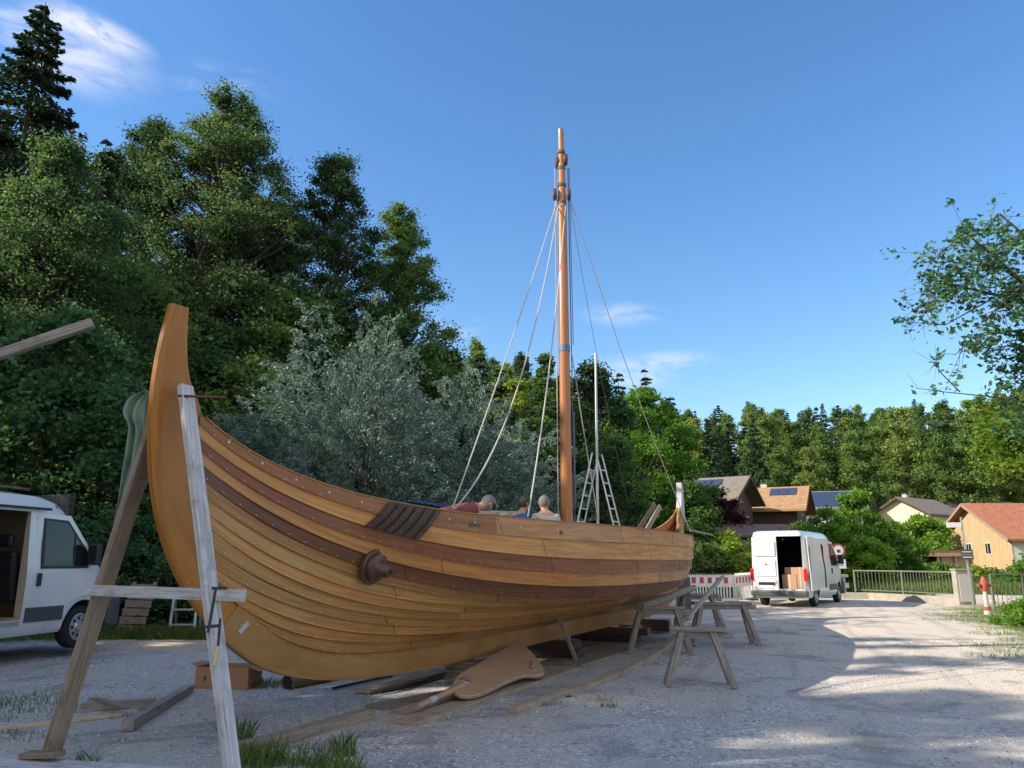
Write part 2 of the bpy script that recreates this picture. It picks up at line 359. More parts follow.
# ------------------------------------------------------------------ terrain
def sstep(a, b, x): t = np.clip((x-a)/(b-a), 0, 1); return t*t*(3-2*t)
def terrain(x, y):
    x = np.asarray(x, float); y = np.asarray(y, float)
    left = np.clip((-x-12.5-.02*np.clip(y-20, 0, 99)), 0, 30)*.42*sstep(-5, 8, y)
    back = np.clip(y-100, 0, 140)*.222*sstep(-60, 30, x)+np.clip(y-45, 0, 120)*.16*(1-sstep(-10, 30, x))
    return left+back+.03*(1-sstep(-8.5, -5.5, x))*sstep(8, 11, y)*(1-sstep(17, 20, y))+.025*np.sin(x*1.3+y*.4)*np.cos(y*.9)*sstep(4, 6, np.abs(y))*0.5
def tz(x, y): return float(terrain(x, y))
def axis_pts(lo, hi, fine_lo, fine_hi, fine, coarse_n):
    a = -np.geomspace(1, fine_lo-lo+1, coarse_n)[::-1]+1+fine_lo; b = np.geomspace(1, hi-fine_hi+1, coarse_n)-1+fine_hi
    return np.unique(np.concatenate([a, np.arange(fine_lo, fine_hi, fine), b]))
gx = axis_pts(-900, 900, -45, 45, .8, 40); gy = axis_pts(-300, 1500, -5, 60, .8, 50)
XX, YY = np.meshgrid(gx, gy); ZZ = terrain(XX, YY)
gm = bpy.data.meshes.new('ground'); nx, ny = len(gx), len(gy)
ii = (np.arange(ny-1)[:, None]*nx+np.arange(nx-1)[None, :]).ravel()
gm.from_pydata(np.stack([XX.ravel(), YY.ravel(), ZZ.ravel()], 1).tolist(), [], np.stack([ii, ii+1, ii+1+nx, ii+nx], 1).tolist())
gm.polygons.foreach_set('use_smooth', [True]*len(gm.polygons))
ground = bpy.data.objects.new('ground', gm); col.objects.link(ground); tag(ground, kind='structure')
m = mat('gravel_ground', (.3, .3, .3), .95, spec=.2); t = m.node_tree; bsdf = t.nodes['Principled BSDF']
oc = N(t, 'ShaderNodeTexCoord').outputs['Object']; sp = N(t, 'ShaderNodeSeparateXYZ'); t.links.new(oc, sp.inputs[0])
vo = N(t, 'ShaderNodeTexVoronoi'); vo.inputs['Scale'].default_value = 38; t.links.new(oc, vo.inputs['Vector'])
vo2 = N(t, 'ShaderNodeTexVoronoi'); vo2.inputs['Scale'].default_value = 95; t.links.new(oc, vo2.inputs['Vector'])
sc = N(t, 'ShaderNodeSeparateColor'); t.links.new(vo.outputs['Color'], sc.inputs[0])
sc2 = N(t, 'ShaderNodeSeparateColor'); t.links.new(vo2.outputs['Color'], sc2.inputs[0])
st = ramp(t, sc.outputs[0], [(0, (.16, .16, .165)), (.45, (.40, .395, .38)), (.8, (.55, .53, .50)), (1, (.78, .76, .72))])
fine = ramp(t, sc2.outputs[0], [(0, (.20, .20, .20)), (.6, (.42, .41, .39)), (1, (.66, .64, .60))])
patch = noise(t, oc, .45, 6, .6); patch2 = noise(t, oc, 1.6, 7, .65, .5)
gcol = mixc(t, fine, st, mapr(t, patch2, .40, .62))
gcol = mixc(t, gcol, (.46, .41, .34), math_(t, 'MULTIPLY', mapr(t, patch, .42, .60), .55))      # dusty, compacted
rightd = mapr(t, math_(t, 'ADD', sp.outputs[0], math_(t, 'MULTIPLY', patch, 3.0)), 4.0, 8.5)
gcol = mixc(t, gcol, mixc(t, fine, (.60, .51, .40), .82), math_(t, 'MULTIPLY', rightd, .85))
gcol = mixc(t, gcol, (.17, .17, .18), math_(t, 'MULTIPLY', mapr(t, noise(t, oc, .8, 6, .65, 1), .50, .64), .6))
# pale sawdust and sand spilled on the yard, wheel tracks along the drive
def blob(cx, cy, r0, colr, f, gcol):
    dx = math_(t, 'POWER', math_(t, 'MULTIPLY', math_(t, 'SUBTRACT', sp.outputs[0], cx), .55), 2.0); dy = math_(t, 'POWER', math_(t, 'SUBTRACT', sp.outputs[1], cy), 2.0)
    d_ = math_(t, 'ADD', math_(t, 'SQRT', math_(t, 'ADD', dx, dy)), math_(t, 'MULTIPLY', math_(t, 'SUBTRACT', patch2, .5), r0*2.5))
    return mixc(t, gcol, colr, math_(t, 'MULTIPLY', mapr(t, d_, r0, r0*.35), f))
for (px_, py_, r0, colr, f) in ((172, 645, 1.3, (.50, .37, .22), .7), (600, 700, .45, (.62, .57, .47), .7), (215, 705, .5, (.44, .36, .27), .5), (330, 722, .5, (.44, .37, .29), .4), (660, 670, .8, (.50, .46, .40), .4)):
    c_ = gr(px_, py_); gcol = blob(c_.x, c_.y, r0, colr, f, gcol)
tv = N(t, 'ShaderNodeCombineXYZ'); t.links.new(math_(t, 'MULTIPLY', math_(t, 'SUBTRACT', sp.outputs[0], math_(t, 'MULTIPLY', sp.outputs[1], .34)), 1.5), tv.inputs[0]); t.links.new(math_(t, 'MULTIPLY', sp.outputs[1], .10), tv.inputs[1])
trk = mapr(t, noise(t, tv.outputs[0], 1.0, 5, .6, .3), .50, .66)
gcol = mixc(t, gcol, (.27, .255, .235), math_(t, 'MULTIPLY', math_(t, 'MULTIPLY', trk, .55), mapr(t, sp.outputs[0], -1.0, 3.0)))
# vegetation on the banks and fields
veg = math_(t, 'MAXIMUM', mapr(t, math_(t, 'ADD', sp.outputs[0], math_(t, 'MULTIPLY', patch2, 1.5)), -10.2, -11.6), mapr(t, math_(t, 'ADD', sp.outputs[1], math_(t, 'MULTIPLY', patch2, 3)), 37.5, 39.5))
veg = math_(t, 'MAXIMUM', veg, mapr(t, math_(t, 'SUBTRACT', math_(t, 'ADD', sp.outputs[1], math_(t, 'MULTIPLY', patch2, 2.2)), math_(t, 'MULTIPLY', sp.outputs[0], .62)), 22.3, 23.6))
vegmask = math_(t, 'MULTIPLY', veg, mapr(t, math_(t, 'SUBTRACT', sp.outputs[0], math_(t, 'MULTIPLY', sp.outputs[1], .12)), 1.2, .2))
veg = math_(t, 'MAXIMUM', vegmask, mapr(t, math_(t, 'ADD', sp.outputs[1], patch2), 37.5, 39.5))
vcol = ramp(t, noise(t, oc, 3, 7, .7), [(.3, (.025, .035, .012)), (.55, (.06, .09, .025)), (.75, (.11, .13, .045))])
gcol = mixc(t, gcol, vcol, veg)
vg = math_(t, 'SUBTRACT', math_(t, 'SUBTRACT', sp.outputs[0], math_(t, 'MULTIPLY', sp.outputs[1], .42)), 3.3)
vg = mapr(t, math_(t, 'ADD', vg, math_(t, 'MULTIPLY', math_(t, 'SUBTRACT', patch2, .5), 5.0)), -.3, 1.0); vg = math_(t, 'MULTIPLY', vg, mapr(t, sp.outputs[1], 29.5, 28.0))
gcol = mixc(t, gcol, ramp(t, noise(t, oc, 5, 7, .75), [(.35, (.10, .13, .04)), (.55, (.24, .24, .10)), (.7, (.38, .33, .20))]), math_(t, 'MULTIPLY', vg, .85))
t.links.new(gcol, bsdf.inputs['Base Color'])
hgt = math_(t, 'ADD', math_(t, 'MULTIPLY', vo.outputs['Distance'], -1.0), math_(t, 'MULTIPLY', noise(t, oc, 60, 4), .6)); bump(t, hgt, .6, .014)
gm.materials.append(m)

# ------------------------------------------------------------------ boat
CURVES = [[1.774, 2.078, -0.019, 6.511, 1.834, 2.679], [1.76, 1.848, 0.099, 5.388, 1.902, 2.734], [1.747, 1.606, 0.191, 4.494, 2.045, 2.78], [1.711, 1.411, 0.285, 4.115, 2.09, 2.722], [1.648, 1.244, 0.383, 3.907, 2.15, 2.597], [1.543, 1.103, 0.492, 3.892, 2.196, 2.512], [1.4, 1.04, 0.622, 4.012, 2.203, 2.441], [1.22, 1.02, 0.745, 4.871, 2.136, 2.353], [1.034, 0.957, 0.868, 5.299, 2.126, 2.306], [0.846, 0.885, 1.096, 5.428, 2.122, 2.281], [0.679, 0.805, 1.33, 5.492, 2.113, 2.296], [0.5, 0.731, 1.488, 6.249, 2.032, 2.289], [0.303, 0.691, 1.701, 8.3, 1.977, 2.246], [0.143, 0.606, 2.201, 11.023, 1.647, 2.236]]
RB = np.array([(-5.41, 2.82), (-5.45, 2.5), (-5.43, 2.16), (-5.36, 1.93), (-5.2, 1.62), (-5.03, 1.35), (-4.79, 1.2), (-4.62, 1.09), (-4.29, .91), (-3.91, .78)])
RL = np.r_[0, np.cumsum(np.hypot(*np.diff(RB, axis=0).T))]
UM = 3.03; O0 = np.array([-.35, 11.37]); DA = np.array([.43492533, .90046652]); NA = np.array([.90046652, -.43492533])
def BP(u, v, z): q = O0+DA*u+NA*v; return Vector((q[0], q[1], z))
NT = 150
TT = -np.cos(np.linspace(0, np.pi, NT)); TT = .6*TT+.4*np.linspace(-1, 1, NT)
SE = []
for (v_, z_, s_, h_, q_, p_) in CURVES:
    eu = np.interp(s_, RL, RB[:, 0]); ez = np.interp(s_, RL, RB[:, 1]); half = UM-eu
    g = np.maximum(0, 1-np.abs(TT)**p_)**q_
    es = ez+max(0, .23*(1-len(SE)/7)); eus = 2*UM+.0-float(np.interp(es, [1.0, 1.2, 1.35, 1.62, 1.93, 2.16, 2.5, 2.83, 3.11], [-4.45, -4.79, -5.03, -5.2, -5.36, -5.43, -5.42, -5.35, -5.48])) if es > 1.2 else 2*UM-eu
    half = np.where(TT > 0, eus-UM, UM-eu); ez = np.where(TT > 0, es, ez)
    SE.append(np.stack([UM+TT*half, .043+(v_-.043)*g, z_+(ez-z_)*np.abs(TT)**h_], 1))
SE = np.array(SE)                            # 14 seams x NT x (u, v, z)
def seam_at(k, u):                           # fractional strake index, station u
    k0 = int(min(12, math.floor(k))); f = k-k0
    a, b = [np.array([np.interp(u, SE[i][:, 0], SE[i][:, j]) for j in range(3)]) for i in (k0, k0+1)]
    return a*(1-f)+b*f
def hull_pt(k, u, off=0, side=1):
    p = seam_at(k, u); k2 = min(13, k+.3); k1 = max(0, k-.3); a = seam_at(k1, u); b = seam_at(k2, u)
    nv = np.array([a[2]-b[2], -(a[1]-b[1])]); nv = nv/max(1e-6, np.hypot(*nv))
    return BP(u, side*(p[1]+nv[0]*off), p[2]+nv[1]*off)
def proj(p):
    y, z = p[1], p[2]-H; d = y*math.cos(P)+z*math.sin(P); u = -y*math.sin(P)+z*math.cos(P); return 512+F*p[0]/d, 384-F*u/d
def u_at(k, px):
    for u in np.linspace(-5.2, 9, 600):
        if proj(hull_pt(k, u))[0] >= px: return float(u)
    return 9.
BL = BP(-.0, 0, 0)
boat = empty('wooden_boat', (BL.x, BL.y, 0), 'large varnished clinker-built wooden longship with tall stem and mast, standing on the gravel yard', 'boat')
rng = random.Random(4)
SCOL = [(.34, .150, .060), (.49, .265, .098), (.21, .088, .048), (.44, .215, .080), (.18, .078, .042), (.33, .165, .060), (.49, .28, .10), (.42, .222, .078), (.45, .245, .085), (.41, .215, .073), (.44, .235, .082), (.41, .212, .072), (.38, .195, .066)]
JOINTS = [[-1.9, .9, 3.6, 7.1], [-1.1, 2.2, 5.6], [-.9, 1.6, 4.2, 7.0], [-2.6, 3.0, 6.2], [-3.0, .4, 4.8], [-1.5, 2.4], [-3.0, 1.0, 4.0], [-1.8, 2.1], [-1.75, 3.0], [-2.9, .3, 4], [-2.7, 1.9], [-1.4, 3.3], [-2.2, 2]]
def strake(k, side):
    a, b = SE[k], SE[k+1]; vs = []; A2 = []
    fade = np.clip((1-np.abs(TT))/.10, 0.12, 1)
    nrm = np.stack([a[:, 2]-b[:, 2], b[:, 1]-a[:, 1]], 1); nrm /= np.maximum(1e-6, np.hypot(nrm[:, 0], nrm[:, 1]))[:, None]
    up_ext = .10 if k > 0 else 0
    rows = []
    for fr, off in ((-up_ext, 0.0), (.5, .013), (1.0, .027), (1.0, .001), (.5, -.014), (-up_ext, -.024)):
        q = a*(1-fr)+b*fr; q = q.copy(); q[:, 1] += nrm[:, 0]*off*fade; q[:, 2] += nrm[:, 1]*off*fade; rows.append(q)
    nr = len(rows); mb = MB(); P3 = [[BP(q[i][0], side*q[i][1], q[i][2]) for i in range(NT)] for q in rows]
    vs = [P3[r][i] for r in range(nr) for i in range(NT)]; fs = []; uvs = []; cols = []
    base = SCOL[k]; jj = JOINTS[k]; rr = random.Random(k*7+3); segc = [1+rr.uniform(-.18, .16) for _ in range(len(jj)+1)]
    segh = [rr.uniform(-.05, .05) for _ in segc]
    widths = [0, .12, .24, .25, .37, .49, .5]
    for r in range(nr):
        r2 = (r+1) % nr
        for i in range(NT-1):
            fs.append((r*NT+i, r2*NT+i, r2*NT+i+1, r*NT+i+1)); u0, u1 = a[i][0], a[i+1][0]
            uvs.append([(u0+k*3.7, widths[r]+k), (u0+k*3.7, widths[r+1]+k), (u1+k*3.7, widths[r+1]+k), (u1+k*3.7, widths[r]+k)])
            um = (u0+u1)/2; base = SCOL[k] if not (k == 0 and um > -1.9) else (.45, .225, .10); base = base if not (k in (1, 3) and um > 4) else (.50, .27, .12); sidx = sum(1 for j in jj if um > j); c = segc[sidx]; h = segh[sidx]  # lower pair paler aft: the stern's lit look put into the tint
            cols.append((base[0]*c*(1+h), base[1]*c, base[2]*c*(1-h), 1))
    mb.add(vs, fs, uvs)
    # scarf joints: thin dark inlay lines
    for j in jj:
        mb.cur = 2; p = [hull_pt(k+q, j+.10*q, .0285*(.4+q*.6)+.000, side) for q in (.06, .35, .65, .95)]
        mb.tube(p, .0022, 4)
    # rivets along the land
    mb.cur = 1; step = .19; u = a[0][0]+.14; end = a[-1][0]-.14
    while u < end:
        for fr in ((.86,) if k else (.86, .1)):
            c = hull_pt(k+fr, u, .024*fr+.001, side); c2 = hull_pt(k+fr, u, .024*fr+.008, side); n_ = (c2-c).normalized()
            mb.tube_fixed([c, c+n_*.004, c+n_*.006], [.0078, .0062, .002], n_, 7)
        u += step
    if k == 0:
        u = a[0][0]+.3
        while u < end:
            c = hull_pt(.48, u, .012, side); n_ = (hull_pt(.48, u, .03, side)-c).normalized(); mb.tube_fixed([c, c+n_*.006, c+n_*.008], [.016, .014, .005], n_, 9); u += .36
    o = mb.build('strake', [M['strake'], M['copper'], M['darkstrip']], boat)
    ca = o.data.color_attributes.new('tint', 'FLOAT_COLOR', 'CORNER'); buf = []
    for i, pl in enumerate(o.data.polygons):
        c = cols[i] if i < len(cols) else (.3, .15, .06, 1)
        buf += list(c)*pl.loop_total
    ca.data.foreach_set('color', buf)
    for pl in o.data.polygons: pl.use_smooth = pl.index < len(cols)
    o.data.set_sharp_from_angle(angle=R_(30))
    return o
for side in (1, -1):
    for k in range(13): strake(k, side)
# stem, forefoot, keel, sternpost in the centre plane
OUT = [(-5.80, 3.70), (-5.87, 3.27), (-5.89, 2.86), (-5.86, 2.5), (-5.79, 2.14), (-5.66, 1.79), (-5.45, 1.44), (-5.15, 1.11), (-4.80, .84), (-4.42, .64), (-3.9, .49), (-3.2, .385), (-2.2, .32), (-1.2, .30)]
INN = [(-5.63, 3.71), (-5.61, 3.4), (-5.55, 3.11), (-5.39, 2.82), (-5.43, 2.5), (-5.43, 2.16), (-5.33, 1.93), (-5.17, 1.62), (-5.0, 1.35), (-4.76, 1.2), (-4.59, 1.09), (-4.26, .92), (-3.85, .79), (-3.3, .70), (-2.6, .65), (-1.6, .615)]
def smooth_curve(pts, n):
    pts = np.array(pts); s = np.r_[0, np.cumsum(np.hypot(*np.diff(pts, axis=0).T))]; out = []
    q = np.linspace(0, s[-1], n)
    for x in q:
        i = min(len(s)-2, max(0, int(np.searchsorted(s, x)-1))); p0 = pts[max(0, i-1)]; p1 = pts[i]; p2 = pts[i+1]; p3 = pts[min(len(pts)-1, i+2)]; f = (x-s[i])/(s[i+1]-s[i])
        out.append(.5*((2*p1)+(-p0+p2)*f+(2*p0-5*p1+4*p2-p3)*f*f+(-p0+3*p1-3*p2+p3)*f**3))
    return np.array(out)
so_ = smooth_curve(OUT, 80); si_ = smooth_curve(INN, 80)
def plank_between(outc, innc, th, mir=False, edge=True):
    mb = MB(); n = len(outc); vs = []; fs = []; uvs = []
    def U(u): return 2*UM-u if mir else u
    fr = [0, .10, .13, 1] if edge else [0, 1]
    rows = []
    for sgn in (1, -1):
        for q in ([(0, th*.72), (.06, th), (.17, th), (.185, th-.008), (1, th-.006)] if edge else [(0, th*.8), (.1, th), (1, th)])[::sgn]:
            rows.append([(U(a[0]*(1-q[0])+b[0]*q[0]), sgn*q[1], a[1]*(1-q[0])+b[1]*q[0]) for a, b in zip(outc, innc)])
    nr = len(rows); L = np.r_[0, np.cumsum(np.hypot(*np.diff(np.array(outc), axis=0).T))]
    vs = [BP(*p) for r in rows for p in r]
    for r in range(nr):
        r2 = (r+1) % nr
        for i in range(n-1):
            fs.append((r*n+i, r2*n+i, r2*n+i+1, r*n+i+1)); uvs.append([(L[i], r*.08), (L[i], r*.08+.08), (L[i+1], r*.08+.08), (L[i+1], r*.08)])
    fs += [tuple(r*n for r in range(nr)), tuple(r*n+n-1 for r in range(nr))]; uvs += [[(0, r*.04) for r in range(nr)]]*2
    return mb.add(vs, fs, uvs)
cut1 = 42; cut2 = 44
def near(c, p): return int(np.argmin(np.hypot(c[:, 0]-p[0], c[:, 1]-p[1])))
def resamp(c, n): return c[np.round(np.linspace(0, len(c)-1, n)).astype(int)]
so_ = smooth_curve(OUT+[(1.0, .30)], 240); si_ = smooth_curve(INN+[(1.0, .612)], 240)
o1, i1, o2, i2 = near(so_, (-5.02, 1.01)), near(si_, (-4.79, 1.21)), near(so_, (-2.95, .365)), near(si_, (-2.8, .66))
plank_between(resamp(so_[:o1+1], 60), resamp(si_[:i1+1], 60), .034).build('stem', M['stem'], boat, smooth=True)
ff = plank_between(resamp(so_[o1:o2+1], 50), resamp(si_[i1:i2+1], 50), .0425, edge=False).build('forefoot', M['keel'], boat, smooth=True)
mb = MB(); c = BP(-4.66, .072, 1.02); c1 = BP(-4.80, .072, 1.13)
mb.beam(BP(-4.78, .046, .98), BP(-4.68, .046, 1.06), .008, .045, up=(BP(0, 0, 0)-BP(.7, 0, .7)))
mb.build('iron_plate', M['steel'], ff)
plank_between(resamp(so_[o2:], 30), resamp(si_[i2:], 30), .0415, edge=False).build('forefoot_extension', M['keel'], boat, smooth=True)
KO = [(float(u), .30) for u in np.linspace(1.0, 5.1, 12)]; KI = [(float(u), .612) for u in np.linspace(1.0, 5.1, 12)]
plank_between(KO, KI, .042, edge=False).build('keel', M['keel'], boat, smooth=True)
plank_between(resamp(so_, 90)[::-1], resamp(si_, 90)[::-1], .042, True, edge=False).build('sternpost', M['keel'], boat, smooth=True)
wr = plank_between([(a[0]-.015, a[1]+.03) for a in resamp(so_[:30], 14)], [(b[0]+.03, b[1]+.03) for b in resamp(si_[:24], 14)], .07, True, edge=False).build('protective_wrap', M['wrap'], boat, smooth=True)
# gunwale rails
for side in (1, -1):
    a = SE[0]; sel = range(1, NT-1, 1); mb = MB(); pr = None; vs = []; fs = []; uvs = []
    for i in sel:
        for dv, dz in ((-.040, .001), (.010, .001), (.010, .014), (-.040, .014)): vs.append(BP(a[i][0], side*(a[i][1]+dv), a[i][2]+dz))
    n = len(list(sel))
    for i in range(n-1):
        for r in range(4): fs.append((i*4+r, i*4+(r+1) % 4, i*4+4+(r+1) % 4, i*4+4+r)); uvs.append([(a[i][0], r*.1), (a[i][0], r*.1+.07), (a[i+1][0], r*.1+.07), (a[i+1][0], r*.1)])
    mb.add(vs, fs, uvs).build('gunwale', M['keel'], boat)
# ribs inside
for u in np.arange(-4.2, 10.6, .9):
    mb = MB(); pts = [hull_pt(k, u, -.055, 1) for k in np.linspace(.2, 12.6, 12)]+[hull_pt(k, u, -.055, -1) for k in np.linspace(12.6, .2, 12)]
    mb.tube(pts, .035, 5); mb.build('rib', M['deck'], boat)
mb = MB(); us = np.linspace(-3.6, 9.6, 40); vs = []; fs = []; uvs = []
for u in us:
    p = seam_at(7.5, u); v_ = max(.05, p[1]-.09); zz = p[2]+.02
    vs += [BP(u, -v_, zz), BP(u, v_, zz), BP(u, v_, zz-.03), BP(u, -v_, zz-.03)]
for i in range(len(us)-1):
    for r in range(4): fs.append((i*4+r, i*4+4+r, i*4+4+(r+1) % 4, i*4+(r+1) % 4)); uvs.append([(us[i], r*.3), (us[i+1], r*.3), (us[i+1], r*.3+.3), (us[i], r*.3+.3)])
mb.add(vs, fs, uvs).build('deck', M['deck'], boat)
for u in (.6, 5.2, 7.4):
    p = seam_at(2.0, u); mb = MB(); mb.beam(BP(u, -p[1]+.04, p[2]), BP(u, p[1]-.04, p[2]), .22, .04); mb.build('thwart', M['deck'], boat, bevel=.005)
# dark chafing panel on upper strakes
ua, ub = u_at(.5, 388), u_at(.5, 434)
mb = MB(); nseg = 14
def skin_patch(mb, k0, k1, u0, u1, off, th, sl=.0, nk=6, nu=10):
    vs = []; fs = []
    for layer in (off, off-th):
        for i in range(nk+1):
            for j in range(nu+1): k = k0+(k1-k0)*i/nk; vs.append(hull_pt(k, u0+(u1-u0)*j/nu+sl*(k-k0), layer))
    w_ = nu+1; h_ = nk+1
    for i in range(nk):
        for j in range(nu):
            q = i*w_+j; fs.append((q, q+1, q+w_+1, q+w_)); q2 = q+w_*h_; fs.append((q2, q2+w_, q2+w_+1, q2+1))
    for i in range(nk): q = i*w_; fs.append((q, q+w_, q+w_+w_*h_, q+w_*h_)); q = i*w_+nu; fs.append((q, q+w_*h_, q+w_+w_*h_, q+w_))
    for j in range(nu): q = j; fs.append((q, q+w_*h_, q+1+w_*h_, q+1)); q = nk*w_+j; fs.append((q, q+1, q+1+w_*h_, q+w_*h_))
    mb.add(vs, fs); return mb
skin_patch(mb, .03, 1.98, ua, ub, .037, .012, -.12); mb.build('chafing_panel', M['darkstrip'], boat)
for f in (.02, .2, .38, .56, .76, .97):
    u = ua+(ub-ua)*f; mb = MB(); skin_patch(mb, .02, 2.0, u-.03, u+.03, .062, .026, -.12, 6, 2); mb.build('chafing_strip', M['darkstrip'], boat)
# rudder boss
ub_ = u_at(4.7, 371); c = hull_pt(4.75, ub_, .02); nrm = (hull_pt(4.75, ub_, .3)-c).normalized(); nrm = (nrm+Vector((.15, -.1, .12))).normalized()
boss = MB().lathe(c-nrm*.03, nrm, [(0, .185), (.04, .19), (.055, .18), (.06, .14), (.075, .135), (.08, .15), (.10, .145), (.115, .10), (.125, .088), (.24, .062), (.25, .055), (.252, .028), (.22, .026)], 28).build('rudder_boss', M['hub'], boat, smooth=True)
MB().lathe(c+nrm*.225, nrm, [(0, .024), (.004, .024)], 12).build('bore', M['rubber'], boss)
# small burn marks on the top strakes
for (px, k, du) in ((467, .62, .15), (559, .6, .05)):
    u = u_at(k, px); MB().add([hull_pt(k-.12, u, .026), hull_pt(k-.08, u+du, .026), hull_pt(k+.1, u+du*.8, .030), hull_pt(k+.12, u-.02, .030)], [(0, 1, 2, 3)]).build('burn_mark', M['darkstrip'], boat)
# mast and rigging
mb = MB(); mz = [.7, 2.3, 5.5, 8.7, 8.72, 9.4, 9.42, 10.17]; mrd = [.118, .112, .100, .085, .075, .07, .06, .055]
mb.tube([BP(3.1, 0, z) for z in mz], mrd, 20); mast = mb.build('mast', M['mast'], boat, smooth=True)
MB().tube([BP(3.1, 0, z) for z in (5.47, 5.60)], .108, 16).build('tape_band', M['blue'], mast)
def blockm(c, r, w_, name='pulley_block'):
    c = Vector(c); mb = MB(); mb.lathe(c-Vector((w_/2, 0, 0)), (1, 0, 0), [(0, r*.75), (w_*.2, r), (w_*.8, r), (w_, r*.75)], 14)
    for v in range(len(mb.v)): p = Vector(mb.v[v]); mb.v[v] = (p.x, p.y, c.z+(p.z-c.z)*1.5)
    return mb.build(name, M['hub'], mast, smooth=True)
blockm(BP(3.1, .09, 9.48), .09, .09); blockm(BP(3.1, -.09, 9.45), .09, .08); blockm(BP(3.02, -.12, 8.72), .09, .08); blockm(BP(3.1, .15, 8.7), .085, .08)
for z in (9.66, 9.3, 8.93, 8.55): MB().tube([BP(3.1, 0, z-.03), BP(3.1, 0, z+.03)], .092 if z < 9.2 else .082, 12).build('rope_lashing', M['rope_dark'], mast)
def rope(a, b, sag=0, r=.012, m='rope', name='rigging_rope'):
    a = Vector(a); b = Vector(b); pts = [a.lerp(b, i/20)-Vector((0, 0, 1))*sag*4*(i/20)*(1-i/20) for i in range(21)]
    return MB().tube(pts, r*.68, 6).build(name, M[m], boat, smooth=True)
top = BP(3.05, -.08, 8.6)
e1 = hull_pt(0, u_at(0, 451), 0); e2 = hull_pt(0, u_at(0, 453), 0); e3 = hull_pt(0, u_at(0, 527), 0)
rope(top, e1+Vector((0, 0, .03)), .10, .013); rope(top+Vector((.02, 0, -.1)), e2+Vector((0, 0, .03)), 1.0, .016); rope(BP(3.1, .08, 8.5), e3+Vector((0, 0, .03)), .42, .016)
rope(BP(3.1, .16, 8.65), BP(9.6, .75, 2.3), .30, .013); rope(BP(3.1, .16, 8.6), BP(9.8, -.75, 2.4), .55, .007, 'rope_dark')
rope(BP(3.0, -.10, 9.3), BP(3.0, -.13, 2.0), 0, .014); rope(BP(3.15, .12, 9.3), BP(3.15, .135, 2.0), 0, .014, 'rope_dark'); rope(BP(3.1, .14, 5.5), BP(4.3, .3, 1.6), .1, .014)
rope(BP(3.14, .15, 9.3), BP(3.14, .17, 5.6), 0, .010, 'rope_dark')
MB().cyl(BP(3.2, .12, 2.6), BP(3.2, .125, 4.3), .022).build('blue_pipe', M['bluetarp'], boat)

# ------------------------------------------------------------------ things on and in the boat
pl = at(595.5, 353, BP(4.1, -.7, 0).y); base = BP(4.1, -.7, 1.06); 
o = MB().tube([Vector((at(596.5, 500, base.y).x, base.y, base.z)), Vector((pl.x, base.y, pl.z))], [.032, .024], 10).build('thin_pole', M['steel'], None, smooth=True); tag(o, 'thin grey pole standing upright in the boat just right of the mast', 'pole')
# aluminium step ladder
lad = BP(4.6, -.1, 1.05); L = empty('folding_ladder', lad, 'tall aluminium folding ladder standing open inside the boat right of the mast', 'ladder')
apex = at(597, 454, lad.y)
for sx, bx in ((-1, 567), (1, 631)):
    ft = at(bx, 560, lad.y); ft.z = 1.06
    wv = Vector((.17, .36, 0)); f = MB()
    a0 = apex+Vector((sx*.04, 0, 0)); rails = []
    for q, nme in ((-1, 'rail'), (1, 'rail')):
        MB().beam(ft+wv*q*.55, a0+wv*q*.45, .05, .028, up=(1, 0, 0)).build('rail', M['alu'], L)
    for i in range(1, 10):
        c = ft.lerp(a0, i/10.3); MB().cyl(c-wv*.53, c+wv*.53, .016, 8).build('rung', M['alu'], L)
MB().cyl(apex-Vector((.17, .36, 0))*.5+Vector((0, 0, -.01)), apex+Vector((.17, .36, 0))*.5+Vector((0, 0, -.01)), .035, 10).build('hinge', M['iron'], L)
# pile of boards on the rail
for i, (p0, p1, wd, th, lb) in enumerate([((476, 513), (520, 515), .16, .03, 'long pale board lying across the boat, left of the two workers'), ((503, 514), (517, 520), .12, .05, 'short yellowish board lying on the boat rail in front of the blue-shirted worker'), ((478, 511), (521, 512.5), .08, .03, 'thin grey batten on top of the long pale board in the boat')]):
    k = BP(1.4-.2*i, .7+.3*(i == 1), 2.12+.045*i); y0 = 12.9 - (.3 if i == 1 else 0)+.05*i
    a = at(p0[0], p0[1], y0); b = at(p1[0], p1[1], y0+.6); o = MB().beam(a, b, wd, th).build('board', M['fresh' if i != 2 else 'pale'], None, bevel=.004); tag(o, lb, 'board')
a = hull_pt(.0, u_at(0, 416), -.06); b = hull_pt(.0, u_at(0, 449), -.06)
mb = MB(); n = 20; vs = []; fs = []
for i in range(n+1):
    u = u_at(0, 416)+(u_at(0, 449)-u_at(0, 416))*i/n
    for j in range(7):
        sft = seam_at(0, u); dv = -.03-.12*j; zz = sft[2]+.055+.012*math.sin(i*1.7+j)+(.0 if j < 2 else -.03*(j-1)); vs.append(BP(u, sft[1]+dv+.03, zz))
for i in range(n):
    for j in range(6): q = i*7+j; fs.append((q, q+1, q+8, q+7))
o = mb.add(vs, fs).build('tarpaulin', M['bluetarp'], None, smooth=True, angle=80); tag(o, 'blue tarpaulin folded along the boat rail by the rope ends', 'tarpaulin'); s_ = o.modifiers.new('th', 'SOLIDIFY'); s_.thickness = .006
